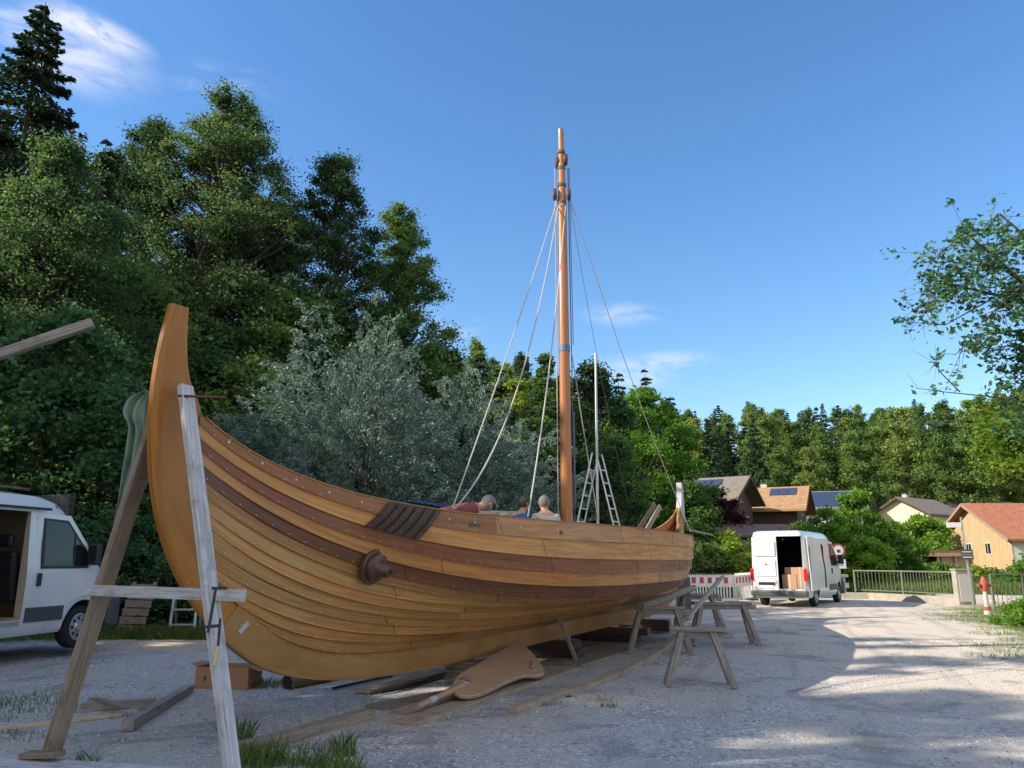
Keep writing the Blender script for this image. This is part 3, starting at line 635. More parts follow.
# boards crossed at the stern
for i, (a_, b_, lb) in enumerate([(at(641, 540, 19.4), at(660.5, 506, 19.8), 'pale board leaning up at the stern, front one of the crossed pair'), (at(632, 540, 19.6), at(655, 504, 20.0), 'darker board leaning up at the stern, behind its paler partner')]):
    o = MB().beam(a_, b_, .14, .035, up=(1, -1, 0)).build('leaning_board', M['grey' if i == 0 else 'brown'], None, bevel=.004); tag(o, lb, 'board')
a = at(688, 533.5, 21.2); b = at(713, 535.5, 22.5)
a = BP(10.4, .55, 2.36)
o = MB().beam(a, at(713, 535, 20.6), .07, .05).build('batten', M['grey'], None); tag(o, 'thin batten sticking out over the stern rail', 'batten')

# ------------------------------------------------------------------ people
def skin_mesh(verts, edges, radii, root=0, sub=2):
    me = bpy.data.meshes.new('tmp'); me.from_pydata(verts, edges, []); o = bpy.data.objects.new('tmp', me); col.objects.link(o)
    m_ = o.modifiers.new('s', 'SKIN'); me.skin_vertices.new() if not me.skin_vertices else None
    for i, r in enumerate(radii): me.skin_vertices[0].data[i].radius = r if isinstance(r, tuple) else (r, r)
    me.skin_vertices[0].data[root].use_root = True; m_.use_smooth_shade = True
    s2 = o.modifiers.new('d', 'SUBSURF'); s2.levels = sub; s2.render_levels = sub
    bpy.context.view_layer.update(); dg = bpy.context.evaluated_depsgraph_get(); out = bpy.data.meshes.new_from_object(o.evaluated_get(dg)); bpy.data.objects.remove(o)
    return out
def person(loc, rz, label, shirt, hair, lean=.1, arms='work'):
    root = empty('person', loc, label, 'person', rz=rz)
    def bend(p, k=1):               # lean forward (towards +y) from the hips
        x, y, z = p
        if z < .95: return (x, y, z)
        h = z-.95; return (x, y+math.sin(lean)*h+0, .95+math.cos(lean)*h+y*0)
    J = [(0, 0, .95), (0, .0, 1.12), (0, .0, 1.32), (0, 0, 1.47), (0, .01, 1.55), (0, .03, 1.64), (0, .035, 1.72),
         (.18, 0, 1.44), (.26, .06, 1.17), (.2, .28, 1.08), (-.18, 0, 1.44), (-.26, .06, 1.17), (-.2, .28, 1.08),
         (.1, 0, .90), (.11, .03, .50), (.12, -.01, .09), (.13, .13, .05), (-.1, 0, .90), (-.11, .03, .50), (-.12, -.01, .09), (-.13, .13, .05), (.18, .36, 1.06), (-.18, .36, 1.06)]
    E = [(0, 1), (1, 2), (2, 3), (3, 4), (4, 5), (5, 6), (3, 7), (7, 8), (8, 9), (3, 10), (10, 11), (11, 12), (0, 13), (13, 14), (14, 15), (15, 16), (0, 17), (17, 18), (18, 19), (19, 20), (9, 21), (12, 22)]
    Rr = [(.15, .11), (.14, .10), (.16, .11), (.14, .10), (.055, .055), (.078, .092), (.07, .085), .062, .045, .032, .062, .045, .032, .085, .058, .042, .04, .085, .058, .042, .04, .04, .04]
    me = skin_mesh([bend(p) for p in J], E, Rr); me.materials.append(M['skin']); root.scale = (.95, .95, .95); b = bpy.data.objects.new('body', me); col.objects.link(b); b.parent = root
    def sub(idx, extra, name, m_, cutb=None):
        mp_ = {j: i for i, j in enumerate(idx)}; ed = [(mp_[a], mp_[b2]) for a, b2 in E if a in mp_ and b2 in mp_]
        rr = [tuple(q+extra for q in (Rr[j] if isinstance(Rr[j], tuple) else (Rr[j], Rr[j]))) for j in idx]
        me2 = skin_mesh([bend(J[j]) for j in idx], ed, rr, mp_.get(0, 0)); me2.materials.append(m_); o_ = bpy.data.objects.new(name, me2); col.objects.link(o_); o_.parent = root
    sub([0, 1, 2, 3, 7, 8, 10, 11], .028, 'shirt', shirt); sub([0, 13, 14, 15, 17, 18, 19], .016, 'trousers', M['trouser'])
    hc = Vector(bend((0, .02, 1.69))); mb = MB(); n = 10; vs = []; fs = []
    for i in range(n+1):
        a = math.pi*.66*i/n
        for k in range(16):
            f = 2*math.pi*k/16; fr_ = 1.0 if math.sin(f) < .25 else .75
            vs.append(hc+Vector((math.sin(a*fr_)*math.cos(f)*.098, math.sin(a*fr_)*math.sin(f)*.112-.012, math.cos(a*fr_)*.128+.006)))
    for i in range(n):
        for k in range(16): fs.append((i*16+k, i*16+(k+1) % 16, (i+1)*16+(k+1) % 16, (i+1)*16+k))
    mb.add(vs, fs); mb.build('hair', hair, root, smooth=True, local=True, angle=180)
    # nose, ears
    mb = MB(); f0 = hc+Vector((0, .105, -.02)); mb.tube([f0+Vector((0, -.015, .03)), f0+Vector((0, .018, -.01)), f0+Vector((0, -.01, -.022))], [.008, .014, .008], 6)
    for s in (1, -1): mb.tube([hc+Vector((s*.088, 0, .01)), hc+Vector((s*.1, -.012, 0)), hc+Vector((s*.09, 0, -.03))], [.010, .018, .008], 6)
    mb.build('face_detail', M['skin'], root, smooth=True, local=True)
    return root
def deck_at(u, v): return BP(u, v, seam_at(7.5, u)[2]+.02)
def stand(px, py_head, u_guess, v, *a, dz=0, **k):
    best = min(np.linspace(-4, 8, 400), key=lambda u: abs(proj(BP(u, v, 2.5))[0]-px)); p = deck_at(best, v)+Vector((0, 0, dz))
    return person(p, *a, **k)
stand(548, 507, 0, .35, R_(20), 'grey-haired worker in a cream shirt standing in the boat, back turned', M['shirtw'], M['hairg'], lean=.22, dz=-.09)
stand(510, 507, 0, -.35, R_(-60), 'dark-haired worker in a blue shirt standing in the boat beside the cream-shirted one', M['shirtb'], M['haird'], lean=.4, dz=-.05)
stand(436, 507, 0, .1, R_(-75), 'worker in a red shirt bending low behind the rail near the rope ends', M['shirtr'], M['hairg'], lean=1.3, dz=.15)

# ------------------------------------------------------------------ stem prop (A-frame)
pr_ = empty('stem_prop', BP(-5.66, 0, 0), 'weathered timber prop frame of two leaning legs and a cross board holding the stem', 'prop')
UL = -5.80
legr = MB().beam(BP(-5.75, 1.075, .03), BP(-5.69, .145, 3.0), .055, .125, up=BP(1, 0, 0)-BP(0, 0, 0)).build('leg', M['pale'], pr_, bevel=.006); tag(legr, 'pale grey paint-streaked leg')
legl = MB().beam(BP(-5.66, -1.015, .05), BP(-5.60, -.20, 2.95), .06, .145, up=BP(1, 0, 0)-BP(0, 0, 0)).build('leg', M['prop'], pr_, bevel=.006); tag(legl, 'brown weathered leg')
zc = 1.36
MB().beam(BP(-5.74, -.70, 1.36), BP(-5.69, .96, 1.345), .045, .085).build('cross_board', M['fresh'] if 0 else M['pale'], pr_, bevel=.004)
MB().beam(BP(-5.75, -1.19, .07), BP(-5.70, -.85, .10), .13, .045).build('foot_wedge', M['orangebox'] if 0 else M['brown'], pr_, bevel=.004)
c = BP(-5.74, .21, 2.90); MB().tube([c-Vector((.05, 0, 0)), c+Vector((.33, .03, -.01))], .011, 8).build('iron_rod', M['rust'], pr_)
# clamps on the right leg
c = BP(-5.80, .80, 1.33)
cl = empty('screw_clamp', c, 'dark iron screw clamp holding the cross board to the pale leg', 'clamp')
MB().beam(c+Vector((-.03, -.02, .07)), c+Vector((.08, -.02, .07)), .012, .022).beam(c+Vector((0, -.02, .07)), c+Vector((-.03, -.02, -.24)), .01, .018).build('bar', M['iron'], cl)
MB().beam(c+Vector((-.06, -.02, -.20)), c+Vector((.05, -.02, -.19)), .012, .022).cyl(c+Vector((.05, -.02, -.14)), c+Vector((.05, -.02, -.33)), .009).build('jaw', M['iron'], cl)
MB().cyl(c+Vector((.05, -.02, -.33)), c+Vector((.035, -.03, -.46)), .016).build('handle', M['fresh'], cl)
# cloth draped beside the stem
def drape(name, label, Lp, Rp, y, folds, amp, m_, seed=1):
    nt_, ns = 60, 26; Lp = smooth_curve(Lp, nt_+1); Rp = smooth_curve(Rp, nt_+1); vs = []; fs = []
    for i in range(nt_+1):
        for j in range(ns+1):
            f = j/ns; x = Lp[i][0]*(1-f)+Rp[i][0]*f; yy = Lp[i][1]*(1-f)+Rp[i][1]*f; t_ = i/nt_
            p = at(x, yy, y); a = amp*(.5+.5*t_)*math.sin(f*folds*2*math.pi+2.2*t_+seed)+amp*.4*math.sin(f*folds*4.3+5*t_+seed*2)
            vs.append(p+Vector((0, a, 0)))
    w_ = ns+1
    for i in range(nt_):
        for j in range(ns): q = i*w_+j; fs.append((q, q+1, q+w_+1, q+w_))
    o = MB().add(vs, fs).build(name, m_, None, smooth=True, angle=180); s_ = o.modifiers.new('th', 'SOLIDIFY'); s_.thickness = .008; return tag(o, label, 'cloth')
drape('draped_cloth', 'faded green cloth hanging beside the stem over the brown leg of the prop', [(145, 391), (128, 398), (122, 412), (128, 425), (126, 445), (122, 470), (119, 495), (115, 522)], [(152, 391), (152, 400), (152, 415), (152, 430), (152, 455), (150, 475), (138, 500), (118, 530)], 7.25, 3.6, .055, M['cloth'])

# ------------------------------------------------------------------ ground timbers
def gbeam(name, label, cat, a, b, wd, th, m_, z0=0.0, z1=None, group=None):
    z1 = z0 if z1 is None else z1; p = gr(a[0], a[1], z0+th); q = gr(b[0], b[1], z1+th); p.z -= th/2; q.z -= th/2
    o = MB().beam(p, q, wd, th).build(name, M[m_], None, bevel=.005); return tag(o, label, cat, group)
gbeam('base_plank', 'wide pale plank flat on the ground under the brown prop leg', 'plank', (-60, 757), (200, 775), .34, .045, 'pale')
gbeam('timber_beam', 'thick grey beam lying in the grass just right of the pale prop leg', 'beam', (232, 745), (370, 708), .13, .11, 'prop')
gbeam('timber_beam', 'short thick grey beam lying left of the cardboard box', 'beam', (128, 720), (189, 685), .11, .10, 'grey')
gbeam('timber_beam', 'short grey beam lying behind the wood offcuts, pointing at the pale prop leg', 'beam', (81, 703), (156, 698), .12, .09, 'grey')
gbeam('batten', 'long thin yellowish batten on the gravel left of the offcuts', 'batten', (-30, 730), (122, 713), .05, .035, 'fresh')
gbeam('batten', 'short brown batten resting on the grey offcut beams', 'batten', (93, 697), (143, 707), .06, .03, 'prop', .09, .10)
gbeam('batten', 'small pale stick at the near end of the short thick beam', 'batten', (129, 725), (136, 716), .05, .03, 'fresh', 0)
gbeam('batten', 'short pale offcut tucked between thick beam and cardboard box', 'batten', (188, 687), (197, 681), .09, .05, 'fresh')
gbeam('plank', 'long pale plank on the gravel under the rudder, nearest to the camera', 'plank', (405, 721), (572, 666), .30, .05, 'plankp')
gbeam('plank', 'dark plank behind the rudder handle', 'plank', (374, 706), (470, 688), .30, .03, 'brown')
gbeam('plank', 'light brown plank under the stack of wedges', 'plank', (362, 690), (520, 652), .22, .04, 'plankp')
gbeam('plank', 'narrow grey plank lying between the rudder and the pale plank', 'plank', (398, 710), (520, 675), .2, .045, 'plankp')
for i, (a, b, lb) in enumerate([((532, 655), (625, 634), 'flat grey board under the hull, farther of the pair'), ((560, 663), (652, 637), 'flat grey board under the hull, nearer of the pair')]):
    gbeam('board', lb, 'board', a, b, .75, .035, 'prop', .0+.002*i)
def curved_beam(pts, wd, th, m_, label, name='timber_beam'):
    P_ = [gr(x, y, th) for x, y in pts]; c = smooth_curve([(p.x, p.y) for p in P_], 14); mb = MB(); vs = []; fs = []; uvs = []; L = 0
    for i, p in enumerate(c):
        tn = c[min(i+1, 13)]-c[max(i-1, 0)]; tn /= np.hypot(*tn); s_ = np.array([tn[1], -tn[0]])*wd/2
        for q, z in ((-1, 0), (1, 0), (1, th), (-1, th)): vs.append((p[0]+s_[0]*q, p[1]+s_[1]*q, z+.002))
    for i in range(13):
        for r in range(4): fs.append((i*4+r, i*4+(r+1) % 4, i*4+4+(r+1) % 4, i*4+4+r)); uvs.append([(i*.5, r*.12), (i*.5, r*.12+.12), (i*.5+.5, r*.12+.12), (i*.5+.5, r*.12)])
    fs += [(0, 1, 2, 3), (52, 53, 54, 55)]; uvs += [[(0, 0), (0, .1), (.01, .1), (.01, 0)]]*2
    o = mb.add(vs, fs, uvs).build(name, M[m_], None, bevel=.005); return tag(o, label, 'beam')
curved_beam([(513, 706), (560, 691), (600, 678), (640, 660), (664, 645), (676, 634)],   .14, .075, 'plankp', 'long gently curved plank on the gravel between hull and front sawhorse')
# pipe / hollow log
p = gr(287, 689, 0)+Vector((0, 0, .075)); q = gr(375, 675, 0)+Vector((0, .6, .06)); lg = empty('drain_pipe', (p.x, p.y, 0), 'old grey hollow pipe lying under the bow on the gravel', 'pipe')
MB().tube([p, p.lerp(q, .5), q], [.085, .075, .06], 16, cap=False).build('shell', M['brown'], lg, smooth=True); MB().tube([p+(q-p)*.0, q], [.068, .05], 16).build('hollow', M['rubber'], lg)
p2 = (p-q).normalized(); MB().tube([p+p2*.01, p-p2*.03], [.092, .092], 16, cap=False).build('rim', M['grey'], lg)
def hose(pts, r, label, m_='black'):
    c = smooth_curve([(gr(x, y).x, gr(x, y).y) for x, y in pts], 30); o = MB().tube([(x, y, r+.002) for x, y in c], r, 7).build('hose', M[m_], None, smooth=True); tag(o, label, 'hose')
hose([(333, 690), (360, 684), (392, 677)], .018, 'short black hose on the gravel beneath the forefoot')
hose([(380, 694), (410, 688), (460, 672), (500, 660), (560, 642)], .022, 'long black hose running along under the keel')
# keel blocks
def block_stack(u, layers, m_, label, L_=.55, W=.2, rz=0):
    e = empty('keel_block', BP(u, 0, 0), label, 'support block'); z = .046; lr = random.Random(int(u*10)+5)
    for i, h in enumerate(layers):
        a = lr.uniform(-.12, .12)+rz; d1 = Vector((NA[0], NA[1], 0)); d1.rotate(Matrix.Rotation(a, 3, 'Z')); c = BP(u, 0, z+h/2)
        if i < len(layers): MB().beam(c-d1*L_/2*lr.uniform(.85, 1.1), c+d1*L_/2*lr.uniform(.85, 1.1), W*lr.uniform(.85, 1.1), h-.004).build('block', M[m_], e, bevel=.004)
        z += h
block_stack(-.55, [.05, .04, .04, .04, .04, .035], 'orangebox' if 0 else 'brown', 'stack of thin reddish brown wedges under the keel behind the rudder blade', .55, .28)
block_stack(2.4, [.12, .125], 'darkstrip', 'dark squared timber blocks under the middle of the keel', .9, .3)
block_stack(5.2, [.12, .125], 'darkstrip', 'dark squared timber blocks under the keel near the hull prop', 1.5, .35)
block_stack(7.6, [.12, .125], 'darkstrip', 'dark squared timber blocks under the stern end of the keel', 1.3, .3)
# hull prop
b = gr(577, 662); tp = at(557, 613, 12.75); hp = empty('hull_prop', (b.x, b.y, 0), 'slanted wooden post with a flat pad shoring the hull side amidships', 'prop')
kz = hull_pt(8.5, u_at(8.5, 560), .0)
MB().beam(b+Vector((0, 0, .0)), tp, .10, .06, up=(1, 0, 0)).build('post', M['trestle'], hp, bevel=.005); MB().beam(tp+Vector((-.14, 0, .03)), tp+Vector((.40, .06, .06)), .22, .05).build('pad', M['brown'], hp, bevel=.004)
# rudder on planks
ax0 = gr(417, 706, .13); ax1 = gr(552, 672, .13); ax = (ax1-ax0).normalized(); back = Vector((-ax.y, ax.x, 0)); upd = (back*math.cos(R_(20))+Vector((0, 0, 1))*math.sin(R_(20))); nn = ax.cross(upd).normalized()
if nn.z < 0: nn = -nn
def onpl(px, py):
    r = pix_dir(px, py); t_ = (ax0-Vector((0, 0, H))).dot(nn)/r.dot(nn); return Vector((0, 0, H))+r*t_
rud = empty('steering_rudder', (ax0.x, ax0.y, 0), 'broad orange-brown wooden steering rudder lying on planks in front of the hull', 'rudder')
blade = [(455, 691), (452, 684), (458, 675), (467, 669), (480, 662), (495, 653), (507, 647), (517, 642), (525, 646), (533, 653), (540, 662), (545, 672), (538, 675), (525, 675), (508, 681), (490, 690), (475, 695), (462, 695)]
bl2 = smooth_curve(blade+[blade[0]], 60)[:-1]
MB().prism([onpl(x, y) for x, y in bl2], -nn*.05).build('blade', M['rudder'], rud, bevel=.012, smooth=True)
h0 = onpl(418, 704)-nn*.03; h1 = onpl(458, 686)-nn*.025; MB().tube([h0, h0.lerp(h1, .5), h1+(h1-h0).normalized()*.12], [.032, .033, .05], 12).build('stock', M['rudder'], rud, smooth=True)
c = onpl(465, 680); MB().lathe(c, nn, [(0, .075), (.006, .072), (.01, .02), (.014, .02), (.015, .001)], 20).build('iron_plate', M['steel'], rud)
MB().tube([h0.lerp(h1, .28), h0.lerp(h1, .42)], .036, 12).build('tape_band', M['wrap'], rud)
mb = MB(); sx_ = [(529, 662), (532, 662), (531, 665), (529, 667), (531, 669), (533, 668)]; mb.tube([onpl(x, y)+nn*.003 for x, y in sx_], .006, 5); mb.build('carved_mark', M['hub'], rud)
# strap piece
o = MB().box(gr(560, 698)+Vector((0, 0, .012)), (.28, .07, .02), .3).build('rubber_pad', M['black'], None, bevel=.004); tag(o, 'flat black rubber pad on the gravel beside the curved plank', 'pad')

# ------------------------------------------------------------------ sawhorses
def sawhorse(c, rz, L_, h, label, wd=.20, th=.05, splay=.13, ends=.20, brace=None, extra=None):
    e = empty('sawhorse', (c[0], c[1], 0), label, 'sawhorse', 'wooden sawhorses beside the boat', rz)
    MB().beam((-L_/2, 0, h-th/2), (L_/2, .0, h-th/2), wd, th).build('top_board', M['trestle'], e, bevel=.006, local=True)
    MB().beam((-L_/2+.12, 0, h-th-.045), (L_/2+.10, .0, h-th-.045), .09, .085).build('top_beam', M['trestle'], e, bevel=.006, local=True)
    for sx in (-1, 1):
        for sy in (-1, 1): MB().beam((sx*(L_/2-.14+ends), sy*(.06+splay), 0), (sx*(L_/2-.16), sy*.045, h-th-.003), .085, .07, up=(0, 1, 0)).build('leg', M['trestle'], e, bevel=.006, local=True)
    return e
c = gr(702, 687); s1 = sawhorse((c.x, c.y+.12), R_(-8), .72, .73, 'nearest wooden sawhorse standing alone on the gravel', ends=.20)
lo = Vector((-.15, .12, .70)); hi_ = Vector((.62, 1.5, 1.38))
w0 = at(686, 620, c.y+.3); w1 = at(722, 577, c.y+2.2); inv = Matrix.Rotation(R_(8), 3, 'Z'); loc = lambda p: inv@(p-s1.location)
MB().beam(loc(w0), loc(w1), .09, .04, up=(0, 1, 1)).build('brace', M['grey'], s1, bevel=.004, local=True)
c = gr(724, 645); sawhorse((c.x, c.y), R_(4), 1.15, .80, 'wide wooden sawhorse farther right behind the nearest one')
c = gr(662, 655); sawhorse((c.x, c.y+.2), R_(-4), .95, .80, 'wooden sawhorse close to the hull with the round log on it', wd=.14)
c = gr(699, 628); sawhorse((c.x, c.y), R_(6), 1.0, .80, 'farthest wooden sawhorse, just past the stern')
a = at(640, 607, gr(662, 655).y+.1); b = at(694, 587.5, gr(699, 628).y+.4)
o = MB().tube([a, a.lerp(b, .5)+Vector((0, 0, -.01)), b], [.085, .08, .07], 12).build('round_log', M['prop'], None, smooth=True); tag(o, 'long round log laid over two sawhorses beside the stern', 'log')
# grey bucket & jacket things by the stern
o = MB().box(at(683, 590, 21.5)+Vector((0, 0, -.2)), (.35, .3, 1.1), .3).build('support_block', M['dgrey'], None, bevel=.05); o.location.z = 0; tag(o, 'dark blue-grey padded block standing just behind the stern', 'block')

# ------------------------------------------------------------------ cardboard box
c = gr(222, 690); bx = empty('cardboard_box', (c.x, c.y+.22, 0), 'open brown cardboard box on the gravel behind the pale prop leg', 'box', rz=R_(-6))
mb = MB(); Wb, Db, Hb = .70, .42, .27
for p_, s_ in (((0, -Db/2, Hb/2), (Wb, .008, Hb)), ((0, Db/2, Hb/2), (Wb, .008, Hb)), ((-Wb/2, 0, Hb/2), (.008, Db-.01, Hb)), ((Wb/2, 0, Hb/2), (.008, Db-.01, Hb)), ((0, 0, .006), (Wb-.01, Db-.01, .008))): mb.box(p_, s_)
mb.build('carton', M['orangebox'], bx, local=True)
MB().box((-.15, -.02, Hb-.06), (.14, .12, .14)).box((.12, .06, Hb-.1), (.25, .2, .12)).build('contents', M['hub'], bx, local=True)
for k, (p0, p1) in enumerate((((-Wb/2, -Db/2, Hb), (-Wb/2-.10, -Db/2, Hb+.03)), ((Wb/2, -Db/2, Hb), (Wb/2+.12, -Db/2, Hb-.05)))):
    MB().prism([(p0[0], -Db/2+.02, p0[2]), (p0[0], Db/2-.02, p0[2]), (p1[0], Db/2-.05, p1[2]), (p1[0], -Db/2+.05, p1[2])], (0, 0, .006)).build('flap', M['orangebox'], bx, local=True)
MB().box((-.22, -Db/2-.005, Hb*.5), (.02, .004, .06)).build('hand_hole', M['rubber'], bx, local=True)

# ------------------------------------------------------------------ step ladder, pallet, wall, beam by the van
c = gr(181, 637); sl = empty('step_stool', (c.x, c.y, 0), 'small aluminium step ladder standing at the edge of the bushes', 'step ladder', rz=R_(6))
for sx in (-1, 1):
    MB().beam((sx*.26, 0, 0), (sx*.24, .1, .86), .05, .03, up=(0, 1, 0)).build('rail', M['alu'], sl, local=True)
    MB().beam((sx*.27-.2*(sx > 0)*0, .55, 0), (sx*.23, .12, .84), .035, .025, up=(0, 1, 0)).build('rear_leg', M['alu'], sl, local=True)
for z in (.25, .56): MB().box((0, z*.12, z), (.5, .08, .035)).build('tread', M['alu'], sl, local=True)
c = gr(128, 636); pa = empty('wooden_crate', (c.x, c.y, 0), 'pale wooden pallet leaning in the undergrowth behind the van bumper', 'pallet', rz=R_(8))
for i in range(6): MB().beam((-.25+i*.03, i*.03, .16+i*.17), (.30+i*.03, i*.03, .14+i*.17), .025, .15, up=(0, 0, 1)).build('slat', M['prop'], pa, local=True, bevel=.003)
for x in (-.18, .26): MB().beam((x-.05, .06, .02), (x+.12, .26, 1.12), .08, .05, up=(0, 1, 0)).build('bearer', M['prop'], pa, local=True)

wl = at(70, 494, 19.0); wz = wl.z; x0 = at(-60, 494, 19.0).x
mb = MB(); mb.prism([(x0, 19, 0), (wl.x, 19, 0), (wl.x, 19, wz), (x0, 19, wz-.15)], (0, .3, 0)); o = mb.build('concrete_wall', M['speckle'], None, bevel=.01); tag(o, 'dark speckled concrete wall standing behind the white van with the open side door', 'wall')
a = at(-70, 478, 18.8); b = at(26, 489, 18.8); o = MB().beam(a, b, .35, .06).build('wall_board', M['brown'], None); o.location.z = .0; tag(o, 'brown board lying along the top of the speckled wall', 'board')
ab = at(93, 323, 9.0); aa = at(-70, 378, 8.6)
gb = empty('timber_gallows', (aa.x-.3, aa.y, 0), 'grey squared beam jutting in from the left in front of the leaves', 'beam')
MB().beam(aa-(ab-aa).normalized()*.6, ab, .11, .11).build('beam', M['grey'], gb, bevel=.006); MB().beam((aa.x-.3, aa.y, 0), (aa.x-.3, aa.y, aa.z-.2), .18, .18, up=(0, 1, 0)).build('post', M['grey'], gb, bevel=.006)

# ------------------------------------------------------------------ vans
def wheel(e, x, y, side, r=.345):
    mb = MB(); ax = Vector((0, side, 0)); c = Vector((x, y, r))
    mb.lathe(c-ax*.11, ax, [(0, r*.8), (.02, r*.97), (.05, r), (.17, r), (.205, r*.96), (.215, r*.85), (.215, r*.66), (.15, r*.6)], 30); w_ = mb.build('wheel', M['rubber'], e, local=True, smooth=True)
    rim = MB().lathe(c+ax*.02, ax, [(0, r*.62), (.075, r*.64), (.08, r*.58), (.055, r*.5), (.06, r*.25), (.085, r*.2), (.09, .001)], 26).build('rim', M['steel'], w_, local=True, smooth=True)
    mb = MB()
    for k in range(8): a = k*math.pi/4; mb.cyl(c+ax*.07+Vector((math.cos(a)*r*.4, 0, math.sin(a)*r*.4)), c+ax*.084+Vector((math.cos(a)*r*.4, 0, math.sin(a)*r*.4)), .028, 8)
    mb.build('rim_hole', M['rubber'], rim, local=True)
def van(loc, rz, label, H_=2.5, side_open=False, rear_open=False):
    e = empty('van', loc, label, 'van', rz=rz); k = H_/2.5
    Z = [.30, .36, .55, .85, 1.05, 1.2, 1.38, 1.5, 1.9, 2.25, 2.38, 2.46, 2.50]
    XF = [5.22, 5.36, 5.42, 5.40, 5.32, 5.18, 4.98, 4.82, 4.45, 4.08, 3.88, 3.6, 3.2]
    W_ = [.93, .97, 1.0, 1.01, 1.01, 1.01, 1.0, .985, .96, .935, .915, .87, .72]; XR = [.03, .0, .0, .0, .0, .0, .0, .01, .02, .03, .04, .06, .16]
    def wat(z): return float(np.interp(z/k, Z, W_))
    mb = MB(); n = 44; vs = []
    for z, xf, wd, xr in zip(Z, XF, W_, XR):
        for q in range(n):
            a = 2*math.pi*(q+.5)/n; c, s = math.cos(a), math.sin(a)
            ex = .42 if c > 0 else .16                       # rounder nose, square tail
            X = (abs(c)**ex)*(1 if c > 0 else -1); Y = (abs(s)**.16)*(1 if s > 0 else -1)
            rf = 1.0
            if c > 0: Y = (abs(s)**(.16))*(1 if s > 0 else -1)
            cx = (xf+xr)/2; vs.append((cx+X*(xf-xr)/2, Y*wd, z*k if z > 1 else z*(1+(k-1)*z)))
    fs = [(i*n+q, i*n+(q+1) % n, (i+1)*n+(q+1) % n, (i+1)*n+q) for i in range(len(Z)-1) for q in range(n)]
    fs += [tuple(range(n-1, -1, -1)), tuple(range((len(Z)-1)*n, len(Z)*n))]
    mb.add(vs, fs); body = mb.build('body', M['white'], e, local=True, smooth=True)
    cuts = []
    for x in (1.05, 4.5):
        for s in (-1, 1): cuts.append(MB().cyl((x, s*.62, .36), (x, s*1.2, .36), .43, 28).build('cut', M['dgrey'], e, local=True))
    if side_open or rear_open: cuts.append(MB().box((1.95, 0, 1.45*k), (3.7, 1.74, 1.75*k)).build('cut', M['interior' if side_open else 'black'], e, local=True))
    if side_open: cuts.append(MB().box((2.60, -1.0, 1.38*k), (1.16, .9, 1.66*k)).build('cut', M['interior'], e, local=True))
    if rear_open: cuts.append(MB().box((0, -.41, 1.45*k), (.9, .86, 1.72*k)).build('cut', M['black'], e, local=True)); cuts.append(MB().box((2.4, -1.0, 1.33*k), (.20, .9, 1.5*k)).build('cut', M['black'], e, local=True))
    for m_ in (M['dgrey'], M['interior'], M['black']): body.data.materials.append(m_)
    boolean(body, cuts)
    body.data.update()
    for x in (1.05, 4.5):
        for s in (-1, 1): wheel(e, x, s*.86, s)
    def sidepatch(name, poly, m_, s=-1, off=.006, parent=e, th=.02):
        mb = MB(); pts = [(x, s*(wat(z)+off), z) for x, z in poly]; mb.prism(pts, (0, -s*th, 0)); return mb.build(name, m_, parent, local=True)
    for s in (-1, 1):
        dr = sidepatch('cab_door', [(3.32, .55*1), (3.32, 2.15*k), (3.50, 2.2*k), (4.02, 2.18*k), (4.62, 1.52*k), (4.68, 1.3*k), (4.66, .9), (4.2, .80), (4.05, .55)], M['white'], s, .010)
        sidepatch('window_seal', [(3.44, 1.32*k), (3.44, 2.12*k), (3.97, 2.10*k), (4.53, 1.52*k), (4.48, 1.32*k)], M['black'], s, .014, dr)
        sidepatch('window', [(3.48, 1.36*k), (3.48, 2.08*k), (3.94, 2.06*k), (4.46, 1.52*k), (4.42, 1.36*k)], M['glass'], s, .019, dr)
        sidepatch('window_divider', [(4.12, 1.38*k), (4.12, 1.9*k), (4.15, 1.9*k), (4.15, 1.38*k)], M['black'], s, .024, dr)
        MB().box((3.42, s*(wat(1.15)+.02), 1.15*k), (.08, .03, .20)).build('handle', M['black'], dr, local=True, bevel=.01)
        sidepatch('side_moulding', [(2.9 if not side_open else 3.24, .50), (2.9 if not side_open else 3.24, .72), (4.02, .72), (4.02, .50)], M['dgrey'], s, .02)
        mr = MB().beam((4.45, s*.98, 1.46*k), (4.45, s*1.12, 1.46*k), .08, .06).build('mirror', M['black'], e, local=True); 
        MB().box((4.45, s*1.14, 1.55*k), (.14, .20, .36)).build('mirror_shell', M['black'], mr, local=True, bevel=.03); MB().box((4.375, s*1.14, 1.57*k), (.004, .16, .26)).build('mirror_glass', M['glass'], mr, local=True)
        MB().box((5.30, s*.72, .95), (.14, .34, .28)).build('headlight', M['glass'], e, local=True, bevel=.05)
        MB().box((-.012, s*.93, 1.05*k), (.06, .13, .42)).build('tail_light', M['lamp_red'], e, local=True, bevel=.02)
    MB().prism([(4.86, -.80, 1.49*k), (4.86, .80, 1.49*k), (4.14, .74, 2.24*k), (4.14, -.74, 2.24*k)], (.012, 0, .012)).build('windscreen', M['glass'], e, local=True)
    MB().box((5.31, 0, .56), (.26, 2.0, .50)).build('front_bumper', M['dgrey'], e, local=True, bevel=.05)
    MB().box((5.39, 0, .86), (.06, 1.0, .16)).build('grille', M['black'], e, local=True, bevel=.02)
    MB().box((-.05, 0, .46), (.20, 1.96, .20)).build('rear_bumper', M['dgrey'], e, local=True, bevel=.04)
